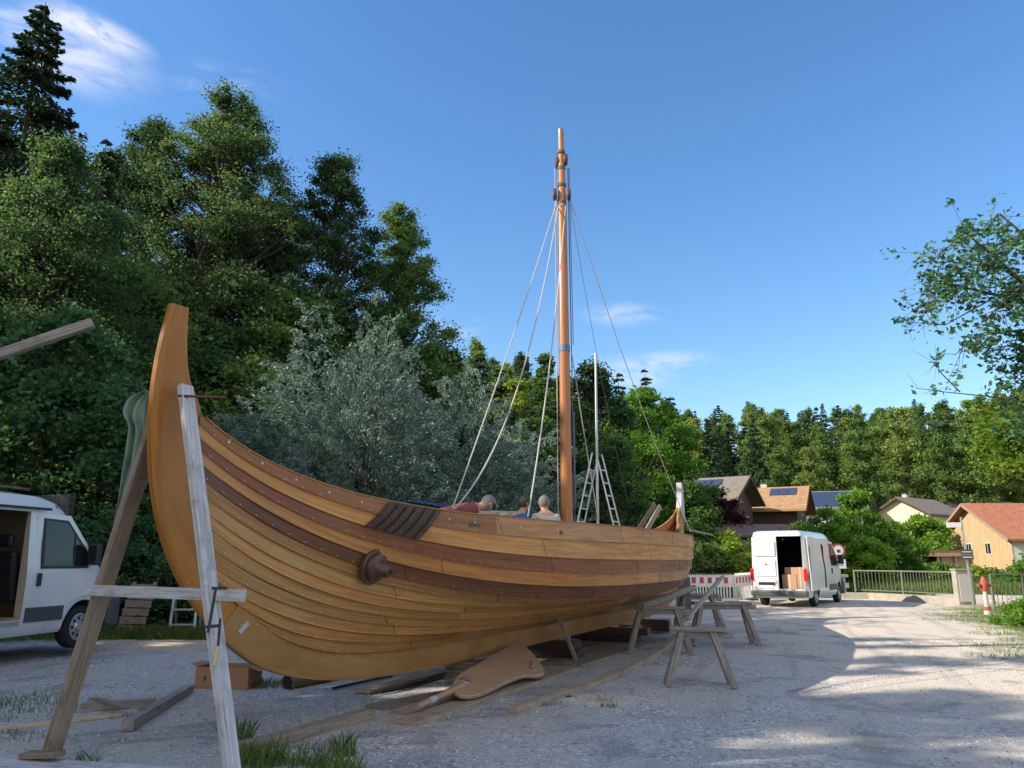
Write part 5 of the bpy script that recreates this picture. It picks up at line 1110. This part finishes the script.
# mid and under storey
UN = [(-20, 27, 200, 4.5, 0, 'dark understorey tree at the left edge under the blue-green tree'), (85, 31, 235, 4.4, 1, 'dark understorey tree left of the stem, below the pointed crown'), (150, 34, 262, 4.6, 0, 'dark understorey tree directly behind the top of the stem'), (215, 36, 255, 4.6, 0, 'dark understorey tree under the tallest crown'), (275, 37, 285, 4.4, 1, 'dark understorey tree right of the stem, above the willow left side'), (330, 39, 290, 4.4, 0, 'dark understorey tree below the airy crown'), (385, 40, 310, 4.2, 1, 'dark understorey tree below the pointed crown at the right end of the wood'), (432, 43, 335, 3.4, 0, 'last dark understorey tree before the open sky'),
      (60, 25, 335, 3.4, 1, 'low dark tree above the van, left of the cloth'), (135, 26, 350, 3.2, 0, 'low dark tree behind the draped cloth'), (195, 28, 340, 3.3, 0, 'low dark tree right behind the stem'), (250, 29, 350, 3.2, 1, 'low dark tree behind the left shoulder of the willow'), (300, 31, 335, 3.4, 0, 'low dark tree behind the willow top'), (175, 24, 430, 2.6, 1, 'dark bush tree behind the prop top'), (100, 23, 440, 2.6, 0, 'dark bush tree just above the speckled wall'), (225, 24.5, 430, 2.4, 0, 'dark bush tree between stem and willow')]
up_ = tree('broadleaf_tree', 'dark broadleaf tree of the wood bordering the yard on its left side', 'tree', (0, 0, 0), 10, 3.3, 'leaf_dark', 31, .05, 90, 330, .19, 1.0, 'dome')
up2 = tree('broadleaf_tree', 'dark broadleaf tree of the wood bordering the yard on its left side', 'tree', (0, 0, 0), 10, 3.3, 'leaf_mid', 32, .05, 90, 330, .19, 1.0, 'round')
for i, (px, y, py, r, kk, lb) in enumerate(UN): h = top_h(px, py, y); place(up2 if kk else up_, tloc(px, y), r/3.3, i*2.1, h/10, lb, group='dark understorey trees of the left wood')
# leafy hazel in front at left
tree('hazel_bush', 'leafy bright green hazel in front of the dark wood at the left edge', 'bush', tloc(50, 21.5), top_h(50, 292, 21.5), 2.9, 'leaf_near', 41, .2, 110, 280, .17, .7, 'dome', aspect=.7)
tree('hazel_bush', 'smaller leafy hazel left of the stem, under the larger one', 'bush', tloc(108, 21.0), top_h(105, 372, 21.0), 1.7, 'leaf_near', 42, .1, 60, 260, .16, .55, 'dome', aspect=.7)
for i, (px, y, py, r, lb) in enumerate([(120, 19.6, 500, 1.6, 'ivy-covered bank shrub just right of the speckled wall'), (165, 19.2, 515, 1.5, 'ivy-covered bank shrub between the prop legs'), (205, 19.4, 530, 1.5, 'ivy-covered bank shrub behind the pale prop leg'), (150, 20.8, 450, 2.2, 'dark shrub higher on the bank behind the brown prop leg'), (75, 21.5, 470, 2.0, 'dark shrub directly above the van roof'), (10, 20.5, 440, 2.4, 'dark shrub behind the van at the left edge')]):
    tree('bank_shrub', lb, 'shrub', tloc(px, y), top_h(px, py, y), r, 'leaf_near' if i < 3 else 'leaf_dark', 50+i, .02, 60, 300, .11, .5, 'dome')
# willow: many long thin leaves on arching shoots
def willow(label, loc, h, r, seed, nshoot=900, per=48, leaf=.13):
    e = empty('willow', loc, label, 'willow'); rs = np.random.default_rng(seed); mb = MB(); heads = []
    for i in range(14):
        a = rs.uniform(0, 6.28); q = rs.uniform(.25, .8); p = Vector((math.cos(a)*r*q, math.sin(a)*r*q, h*rs.uniform(.45, .85)*(1.05-q*.3))); mb.tube([(rs.normal()*.15, rs.normal()*.15, -.2), Vector((p.x*.35, p.y*.35, p.z*.5)), p], [.11, .07, .02], 6, cap=False)
    pos = []; al = []
    for i in range(nshoot):
        a = rs.uniform(0, 6.28); ct = rs.uniform(0, 1)**.75; th = math.acos(ct); lump = 1+.13*math.sin(3*a+seed)+.10*math.sin(5*a+th*6+seed*2)
        d = np.array([math.sin(th)*math.cos(a)*r, math.sin(th)*math.sin(a)*r, math.cos(th)*h*.93])*lump*rs.uniform(.62, 1.0); L_ = rs.uniform(.5, 1.15)
        out = np.array([math.cos(a)*(.35+.6*math.sin(th)), math.sin(a)*(.35+.6*math.sin(th)), .9]); out += rs.normal(size=3)*.25; out /= np.linalg.norm(out); t_ = np.linspace(0, 1, per)
        P_ = d[None, :]+out[None, :]*(t_*L_)[:, None]-np.array([0, 0, 1])[None, :]*(t_**2*L_*rs.uniform(.2, .9))[:, None]; P_ += rs.normal(size=P_.shape)*.05; P_[:, 2] = np.maximum(P_[:, 2], .05)
        tn = out[None, :]-np.array([0, 0, 1])[None, :]*(2*t_*.5)[:, None]; pos.append(P_); al.append(tn)
        if i % 3 == 0: mb.tube([Vector(P_[0]), Vector(P_[per//2]), Vector(P_[-1])], [.012, .007, .003], 4, cap=False)
    mb.build('trunk', M['bark'], e, local=True); leaf_obj('crown', np.concatenate(pos), leaf, 'leaf_willow', e, seed, .26, align=np.concatenate(al)); return e
willow('large rounded grey-green willow behind the bow of the boat', tloc(350, 21.5), top_h(345, 318, 21.5), 3.7, 5, 1900, 48)
willow('grey-green willow right of the large one, left of the mast', tloc(462, 24), top_h(460, 375, 24), 2.9, 6, 1300, 46)
willow('low grey-green willow close behind the bow planks', tloc(262, 20.5), top_h(262, 425, 20.5), 1.9, 7, 500, 44)
willow('low grey-green willow ending just left of the mast', tloc(525, 26), top_h(525, 425, 26), 2.1, 8, 600, 44)
# trees behind mast and stern
tree('broadleaf_tree', 'dark tree directly behind the mast and the thin pole', 'tree', tloc(592, 40), top_h(592, 360, 40), 2.7, 'leaf_dark', 61, .05, 90, 330, .2, .9, 'round')
tree('broadleaf_tree', 'slim tree whose thin top pokes up left of the mast', 'tree', tloc(549, 38), top_h(549, 342, 38), 1.2, 'leaf_mid', 62, .1, 50, 200, .2, .6, 'cone')
tree('broadleaf_tree', 'sunlit yellow-green maple right of the folding ladder', 'tree', tloc(645, 55), top_h(645, 382, 55), 4.0, 'leaf_bright', 63, .05, 150, 260, .24, 1.0, 'round')
tree('broadleaf_tree', 'green tree right of the sunlit maple, above the stern', 'tree', tloc(684, 60), top_h(682, 420, 60), 3.2, 'leaf_bright', 64, .05, 80, 300, .2, .8, 'dome')
tree('broadleaf_tree', 'dark green tree in front of the maple, right of the ladder', 'tree', tloc(622, 46), top_h(618, 430, 46), 2.3, 'leaf_mid', 65, .05, 60, 300, .17, .7, 'dome')
tree('broadleaf_tree', 'sunlit yellow tree seen in the gap left of the mast', 'tree', tloc(512, 60), top_h(515, 374, 60), 4.2, 'leaf_yellow', 66, .1, 80, 260, .24, .9, 'round')
for i, (px, y, py, lb) in enumerate([(452, 42, 345, 'pointed spruce tip right of the tall wood'), (478, 50, 352, 'spruce tip between the tall wood and the long ropes'), (540, 56, 372, 'spruce behind the mast, left side'), (566, 58, 362, 'spruce hidden by the mast'), (607, 60, 372, 'dark spruce tip above the folding ladder'), (650, 70, 368, 'spruce rising behind the sunlit maple'), (622, 66, 372, 'spruce between the ladder and the sunlit maple'), (675, 75, 395, 'spruce at the left end of the far hillside'), (500, 60, 365, 'spruce behind the sunlit yellow tree')]):
    spruce('spruce_tree', lb, 'tree', tloc(px, y), top_h(px, py, y), 3.0, 70+i, 34, 80, .40)
tree('purple_tree', 'purple-leaved copper beech in front of the left chalet', 'tree', tloc(711, 62), top_h(709, 487, 62), 3.0, 'leaf_purple', 81, .1, 60, 260, .24, .8, 'round')
tree('broadleaf_tree', 'green tree between stern post and the copper beech', 'tree', tloc(688, 52), top_h(690, 478, 52), 1.6, 'leaf_mid', 82, .1, 50, 220, .22, .7, 'round')
HB = [(700, 37, 540, 1.3, 'leaf_mid', 'dark green hedge bush nearest to the stern'), (726, 38.5, 533, 1.5, 'leaf_yellow', 'bright yellow-green bush above the barrier'), (750, 39, 541, 1.5, 'leaf_bright', 'bright bush between the barrier and the van'), (738, 36.5, 553, 1.1, 'leaf_yellow', 'low bush just behind the barrier'), (775, 44, 548, 1.6, 'leaf_bright', 'bush hidden behind the right van'),
      (826, 47, 508, 2.1, 'leaf_bright', 'bright green bush right above the van cab'), (853, 50, 486, 2.2, 'leaf_bright', 'tall sunlit green tree right of the van'), (882, 52, 520, 2.4, 'leaf_bright', 'mid green bush between the sunlit tree and the sheds'), (856, 46, 535, 1.9, 'leaf_bright', 'bush beside the round traffic sign'), (800, 52, 520, 2.0, 'leaf_mid', 'bush in front of the orange-roofed chalet'),
      (916, 72, 513, 3.2, 'leaf_bright', 'yellow-green tree below the cream-walled house'), (922, 82, 517, 2.4, 'leaf_yellow', 'bright tree just left of the barn ridge'), (893, 60, 535, 1.8, 'leaf_dark', 'dark tree behind the small street lamp'), (925, 68, 541, 1.6, 'leaf_bright', 'round bush right behind the open shed roof'),
      (914, 58, 565, 1.3, 'leaf_bright', 'round bush in front of the open shed, left one'), (930, 58, 564, 1.4, 'leaf_bright', 'round bush in front of the open shed, middle one'), (940, 58, 566, 1.1, 'leaf_mid', 'small bush in front of the open shed, right one'), (963, 60, 567, 1.2, 'leaf_yellow', 'small bush in front of the barn gable'), (979, 60, 569, 1.2, 'leaf_mid', 'rounded dark bush at the foot of the barn gable'), (1026, 40, 554, 1.2, 'leaf_bright', 'green bush at the right edge in front of the white barn wall'), (840, 60, 545, 1.6, 'leaf_mid', 'bush behind the round traffic sign')]
for i, (px, y, py, r, lm, lb) in enumerate(HB):
    tree('bush' if r < 2.05 else 'broadleaf_tree', lb, 'bush' if r < 2.05 else 'tree', tloc(px, y), top_h(px, py, y), r, lm, 100+i, .03, int(26+r*14), 230, .13+y*.0016, .35+r*.14, 'dome')
# off-frame wood on the left that shades the yard
SH = [(-16.5, 8.0, 11.5), (-17.5, 13.0, 12), (-16, 3.0, 13.0), (-17.5, -2, 12), (-19.5, 17.5, 12), (-21, 4.5, 16), (-16.5, -7, 11), (-21, 10.5, 14.5), (-20, 0.5, 15), (-29, 9, 15), (-27, 19, 13.5), (-24, -3, 16), (-25, 14, 14), (-14.5, -1, 11), (-15, 5.5, 10.5), (-15.5, 11, 10), (-30, 3, 17)]
SPK = [(-27, 4.2, 16.5), (-26, 7.4, 17.5), (-29, 10.5, 17), (-24, 1.5, 15.5), (-28, 14.5, 17)]
sh1 = tree('broadleaf_tree', '', 'tree', (0, 0, 0), 10, 3.0, 'leaf_dark', 33, .12, 46, 190, .24, .9, 'oval'); sh2 = spruce('spruce_tree', '', 'tree', (0, 0, 0), 10, 2.0, 34, 22, 40, .4)
for i, (x, y, h) in enumerate(SH): place(sh1 if i % 3 else sh2, Vector((x, y, tz(x, y)-.2)), 1.15, i*1.3, h/10*(1.12 if i % 3 == 0 else 1), 'tree of the wood bordering the yard on its left side', group='trees bordering the yard left of the photo')
for i, (x, y, h) in enumerate(SPK): place(sh2, Vector((x, y, tz(x, y)-.2)), 1.3, i*1.7, h/10, 'spruce of the wood bordering the yard on its left side', group='trees bordering the yard left of the photo')
for q in (up_, up2, sh1, sh2):
    for ch in list(q.children): bpy.data.objects.remove(ch)
    bpy.data.objects.remove(q)
# --- far hillside wood
FR = [tree('broadleaf_tree', '', 'tree', (0, 0, 0), 17, 4.5, lm, 200+i, .02, 110, 120, .44, 1.3, sh) for i, (lm, sh) in enumerate([('leaf_mid', 'oval'), ('leaf_dark', 'oval'), ('leaf_mid', 'dome'), ('leaf_hill', 'dome')])]
FS = [spruce('spruce_tree', '', 'tree', (0, 0, 0), 20, 3.6, 210+i, 36, 60, .62) for i in range(2)]
rs = random.Random(21); cnt = 0
GF = 'trees on the far wooded hillside'; LF = ['mid green broadleaf tree of the far hillside wood', 'dark broadleaf tree of the far hillside wood', 'domed green tree of the far hillside wood', 'bright green tree of the far hillside wood', 'tall dark spruce of the far hillside wood', 'tall dark spruce of the far hillside wood']
y = 122.0; row = 0
while y < 236:
    px = 425+rs.uniform(0, 20); stepx = 769*(6.0+row*.30)/y
    while px < 1085:
        yy = y+rs.uniform(-3, 3); x = at(px, 450, yy).x
        if px < 640 and yy < 110: px += stepx; continue
        sprucy = rs.random() < (.42 if 700 < px < 830 else .16)+(.12 if row > 6 else 0)
        k = (4+rs.randrange(2)) if sprucy else (rs.choice([0, 2, 3, 3, 2]) if px > 820 else rs.choice([0, 1, 2, 3]))
        P0 = (FR+FS)[k]; s = rs.uniform(.84, 1.06)*(1 if row else .8); sz_ = s*rs.uniform(.9, 1.12)
        if k >= 4: sz_ *= .92
        else: sz_ *= 1.18
        zone = ['left of the mast', 'between mast and stern post', 'above the dark chalet', 'above the orange-roofed chalet', 'above the right van', 'above the slate roof', 'above the barn', 'at the right edge'][int(np.searchsorted([560, 690, 755, 825, 880, 935, 1000], px))]
        place(P0, Vector((x, yy, tz(x, yy)-.5)), s, rs.uniform(0, 6.28), sz_, LF[k].replace('of the far hillside wood', '')+['in front row', 'low', 'midway', 'high', 'on skyline'][min(4, row//2)]+' on the far hillside, '+zone, group=GF); cnt += 1; px += stepx*rs.uniform(.75, 1.25)
    y += 9+row*1.4; row += 1
for (px, yy) in [(470, 75), (492, 82), (520, 78), (560, 84), (600, 88), (640, 92), (670, 96), (545, 95), (505, 100), (585, 104), (620, 110), (450, 66), (700, 108), (430, 58), (470, 60)]:
    k = rs.choice([0, 1, 4, 5, 1]); x = at(px, 450, yy).x; place((FR+FS)[k], Vector((x, yy, tz(x, yy)-.5)), .75, rs.uniform(0, 6), .72, LF[k], group=GF)
for q in FR+FS:
    for ch in list(q.children): bpy.data.objects.remove(ch)
    bpy.data.objects.remove(q)
print('hillside trees', cnt)

# --- overhanging tree at the right edge, real branches with leaf sprays
e = empty('overhanging_tree', (10.4, 12.2, 0), 'tree at the right edge whose leafy branches hang into the sky', 'tree'); rs = np.random.default_rng(5)
mb = MB(); tb = Vector((10.4, 12.2, -.2)); mb.tube([tb, (10.3, 12.2, 2.5), (10.1, 12.1, 5.0), (9.9, 12.1, 7.4)], [.22, .17, .12, .04], 10)
pos = []; al = []
def spray(path, dens, spread, lm=None):
    path = [at(px, py, 12.0+dy) for px, py, dy in path]; n = len(path); r0 = .03
    mb.tube(path, list(np.linspace(.035, .006, n)), 5, cap=False); out = []
    for a, b in zip(path[:-1], path[1:]):
        L_ = (b-a).length
        for _ in range(int(L_*dens)):
            f = rs.uniform(); c = a.lerp(b, f); d = Vector(tuple(rs.normal(size=3)*spread)); d.z -= spread*.4; tw = c+d; mb.tube([c, tw], [.006, .003], 3, cap=False)
            m_ = 9; cc = np.array(tw)+rs.normal(size=(m_, 3))*.075; out.append(cc)
    return out
BR = [[(1075, 330, 0), (1010, 270, 0), (965, 232, -.2), (930, 262, -.3)], [(1075, 300, .2), (1030, 240, .3), (1000, 214, .3), (985, 225, .2)], [(1075, 350, .3), (1020, 300, .3), (975, 290, .2), (935, 280, 0), (922, 318, 0)],
      [(1080, 360, .4), (1025, 330, .2), (975, 335, 0), (955, 355, 0)], [(1080, 400, .5), (1040, 360, .4), (1010, 345, .5), (990, 352, .5)], [(1060, 270, 0), (1020, 235, 0), (960, 262, .1), (928, 300, .2)], [(1080, 420, .2), (1040, 395, .3), (1010, 372, .3)], [(1080, 320, .8), (1030, 290, .8), (990, 258, .8), (950, 300, .6)], [(1080, 300, -.4), (1035, 275, -.4), (1000, 305, -.3), (975, 330, -.3)]]
for p_ in BR: pos += spray(p_, 21, .22)
for _ in range(46):
    px, py = rs.uniform(985, 1060), rs.uniform(330, 440)
    if px < 1010+abs(py-385)*.3: continue
    pos += spray([(px+30, py+10, rs.uniform(-.5, .8)), (px, py, rs.uniform(-.5, .8))], 16, .25)
for p_ in [[(1050, 405, 0), (985, 396, 0), (945, 392, 0), (915, 388, 0)], [(960, 392, 0), (940, 372, 0), (935, 358, 0)], [(1010, 398, 0), (960, 420, 0), (905, 425, 0)], [(1020, 270, 0), (950, 262, 0), (912, 262, 0)], [(990, 300, 0), (945, 325, 0), (905, 322, 0)]]:
    q = [at(a, b, 12+c) for a, b, c in p_]; mb.tube(q, list(np.linspace(.014, .004, len(q))), 4, cap=False)
    for i in range(7): f = rs.uniform(.3, 1); c = q[-2].lerp(q[-1], f); mb.tube([c, c+Vector(tuple(rs.normal(size=3)*.16))], [.004, .002], 3, cap=False); pos.append(np.array(c)+rs.normal(size=(2, 3))*.06)
for c in (q for q in ()): pass
mb.build('trunk', M['bark'], e)
pos = np.concatenate(pos)-np.array(e.location)
leaf_obj('crown', pos, .105, 'leaf_near', e, 9, .62)
tree('broadleaf_tree', 'sunlit yellow-green tree at the right edge below the hanging branches', 'tree', tloc(1058, 20), top_h(1040, 385, 20), 2.2, 'leaf_yellow', 301, .62, 110, 240, .12, .5, 'round')
tree('roadside_bush', 'bright green low bush on the verge at the right edge', 'bush', gr(1030, 626), .55, .75, 'leaf_bright', 302, .02, 40, 200, .07, .2, 'dome')

# ------------------------------------------------------------------ grass tufts, gravel, verge
def grass(regions, name, label, seed):
    rs = np.random.default_rng(seed); B = []; T = []; Wd = []
    for (cx, cy, rx, ry, n, h) in regions:
        a = rs.uniform(0, 6.28, n); q = np.sqrt(rs.uniform(0, 1, n)); x = cx+np.cos(a)*q*rx; y = cy+np.sin(a)*q*ry; hh = h*rs.uniform(.35, 1.2, n); d = rs.normal(size=(n, 2))*.38*hh[:, None]
        z = terrain(x, y); B.append(np.stack([x, y, z], 1)); T.append(np.stack([x+d[:, 0], y+d[:, 1], z+hh], 1)); Wd.append(np.full(n, .003+h*.014))
    B = np.concatenate(B); T = np.concatenate(T); Wd = np.concatenate(Wd)[:, None]; n = len(B); a = rs.uniform(0, 6.28, n); s = np.stack([np.cos(a), np.sin(a), 0*a], 1)*Wd
    mid = (B+T)/2+np.array([0, 0, .12])*(T[:, 2:]-B[:, 2:]); v = np.empty((n, 5, 3)); v[:, 0] = B-s; v[:, 1] = B+s; v[:, 2] = mid+s*.7; v[:, 3] = T; v[:, 4] = mid-s*.7
    me = bpy.data.meshes.new(name); me.vertices.add(5*n); me.vertices.foreach_set('co', v.astype(np.float32).ravel()); me.loops.add(5*n); me.loops.foreach_set('vertex_index', np.arange(5*n, dtype=np.int32)); me.polygons.add(n); me.polygons.foreach_set('loop_start', np.arange(0, 5*n, 5, dtype=np.int32)); me.polygons.foreach_set('loop_total', np.full(n, 5, np.int32)); me.update(calc_edges=True)
    at_ = me.attributes.new('rnd', 'FLOAT', 'FACE'); at_.data.foreach_set('value', rs.uniform(0, 1, n).astype(np.float32)); me.materials.append(M['grass']); o = bpy.data.objects.new(name, me); col.objects.link(o); return tag(o, label, 'grass', kind='stuff')
def rg(px, py, rx, ry, n, h): p = gr(px, py); return (p.x, p.y, rx, ry, n, h)
G = [rg(292, 766, .38, .14, 200, .12), rg(258, 764, .25, .20, 190, .19), rg(343, 757, .10, .08, 60, .22), rg(335, 772, .25, .12, 160, .15), rg(240, 742, .12, .2, 110, .22), rg(300, 752, .4, .1, 90, .10),
     rg(30, 706, .9, .5, 420, .06), rg(10, 700, .7, .5, 260, .07), rg(60, 716, .9, .35, 120, .05), rg(-5, 738, .5, .25, 120, .06), rg(262, 686, .35, .3, 300, .10), rg(540, 690, .0, .0, 0, .1), rg(545, 705, .2, .12, 60, .05), rg(610, 707, .12, .08, 50, .05), rg(85, 765, .12, .08, 60, .12)]
rr = random.Random(3)
for _ in range(70): px = rr.uniform(-20, 235); G.append(rg(px, rr.uniform(626, 640)-max(0, (px-150))*.02, .55, .45, 420, .22))
for _ in range(60): px = rr.uniform(965, 1080); py = rr.uniform(607, 660); G.append(rg(px+ (py-607)*.5, py, .5, .35, 90, .09))
for _ in range(26): G.append(rg(rr.uniform(945, 1000), rr.uniform(608, 622), .8, .3, 90, .07))
for _ in range(90):
    px = rr.uniform(850, 1060); yy = rr.uniform(37, 52); p = at(px, 560, yy); G.append((p.x, yy, 1.6, 1.2, 420, .5))
for _ in range(30):
    px = rr.uniform(690, 760); p = at(px, 560, 34.5+rr.uniform(0, 2)); G.append((p.x, p.y, 1.2, .5, 200, .3))
grass(G, 'grass', 'green grass tufts and weeds around the yard, verge and bank', 6)
# loose stones on the yard
rs = np.random.default_rng(77); n = 16000
yy = 4.3+rs.uniform(0, 1, n)**1.9*13; xx = rs.uniform(-.72, .72, n)*yy*1.02; keep = (xx > -10) ; xx, yy = xx[keep], yy[keep]; n = len(xx)
bsz = rs.uniform(.004, .016, n)*(1+(yy-4)*.05); base = np.array([(1, 0, 0), (.3, .95, 0), (-.8, .6, 0), (-.8, -.6, 0), (.3, -.95, 0), (.1, .1, .75), (-.2, -.3, .6)])
ang = rs.uniform(0, 6.28, n); V = base[None, :, :]*rs.uniform(.6, 1.35, (n, 7, 1)); c, s = np.cos(ang)[:, None], np.sin(ang)[:, None]; V = np.stack([V[..., 0]*c-V[..., 1]*s, V[..., 0]*s+V[..., 1]*c, V[..., 2]], 2)*bsz[:, None, None]
V += np.stack([xx, yy, terrain(xx, yy)-.001], 1)[:, None, :]; Ft = np.array([(0, 1, 5), (1, 2, 5), (2, 6, 5), (2, 3, 6), (3, 4, 6), (4, 0, 6), (0, 5, 6)]); Fa = (np.arange(n)[:, None, None]*7+Ft[None]).reshape(-1, 3)
me = bpy.data.meshes.new('gravel'); me.vertices.add(7*n); me.vertices.foreach_set('co', V.astype(np.float32).ravel()); me.loops.add(3*len(Fa)); me.loops.foreach_set('vertex_index', Fa.astype(np.int32).ravel()); me.polygons.add(len(Fa)); me.polygons.foreach_set('loop_start', np.arange(0, 3*len(Fa), 3, dtype=np.int32)); me.polygons.foreach_set('loop_total', np.full(len(Fa), 3, np.int32)); me.update(calc_edges=True)
ra = me.attributes.new('rnd', 'FLOAT', 'FACE'); ra.data.foreach_set('value', np.repeat(rs.uniform(0, 1, n), 7).astype(np.float32))
m = mat('loose_stone', (.4, .4, .4), .9); t = m.node_tree; a_ = N(t, 'ShaderNodeAttribute'); a_.attribute_name = 'rnd'; t.links.new(ramp(t, a_.outputs['Fac'], [(0, (.2, .19, .18)), (.6, (.42, .40, .37)), (.9, (.5, .48, .45)), (1, (.6, .58, .55))]), t.nodes['Principled BSDF'].inputs['Base Color'])
me.materials.append(m); o = bpy.data.objects.new('gravel', me); col.objects.link(o); tag(o, 'loose grey stones scattered over the gravel yard', 'gravel', kind='stuff')

# wood shavings and chips dropped by the boatbuilders, a few dry leaves
rs = np.random.default_rng(12); P_ = []
for (px, py, rad, n) in ((600, 700, .55, 420), (560, 690, .8, 160), (330, 720, .9, 160), (215, 706, .8, 140), (470, 715, 1.0, 120), (690, 665, 1.0, 120), (760, 720, 1.4, 60), (120, 740, .8, 90), (900, 680, 2.5, 60)):
    c = gr(px, py); a = rs.uniform(0, 6.28, n); q = np.abs(rs.normal(0, .55, n))*rad; P_.append(np.stack([c.x+np.cos(a)*q, c.y+np.sin(a)*q*.8, rs.uniform(.004, .014, n)], 1))
P_ = np.concatenate(P_); leaf_m = mat('wood_shaving', (.5, .38, .24), .8); t = leaf_m.node_tree; a_ = N(t, 'ShaderNodeAttribute'); a_.attribute_name = 'rnd'
t.links.new(ramp(t, a_.outputs['Fac'], [(0, (.16, .10, .05)), (.4, (.42, .31, .19)), (.8, (.62, .50, .35)), (1, (.72, .64, .5))]), t.nodes['Principled BSDF'].inputs['Base Color']); M['shaving'] = leaf_m
o = leaf_obj('wood_chips', P_, .032, 'shaving', None, 3, .45); tag(o, 'pale wood chips and shavings scattered on the gravel around the boat', 'wood chips', kind='stuff')
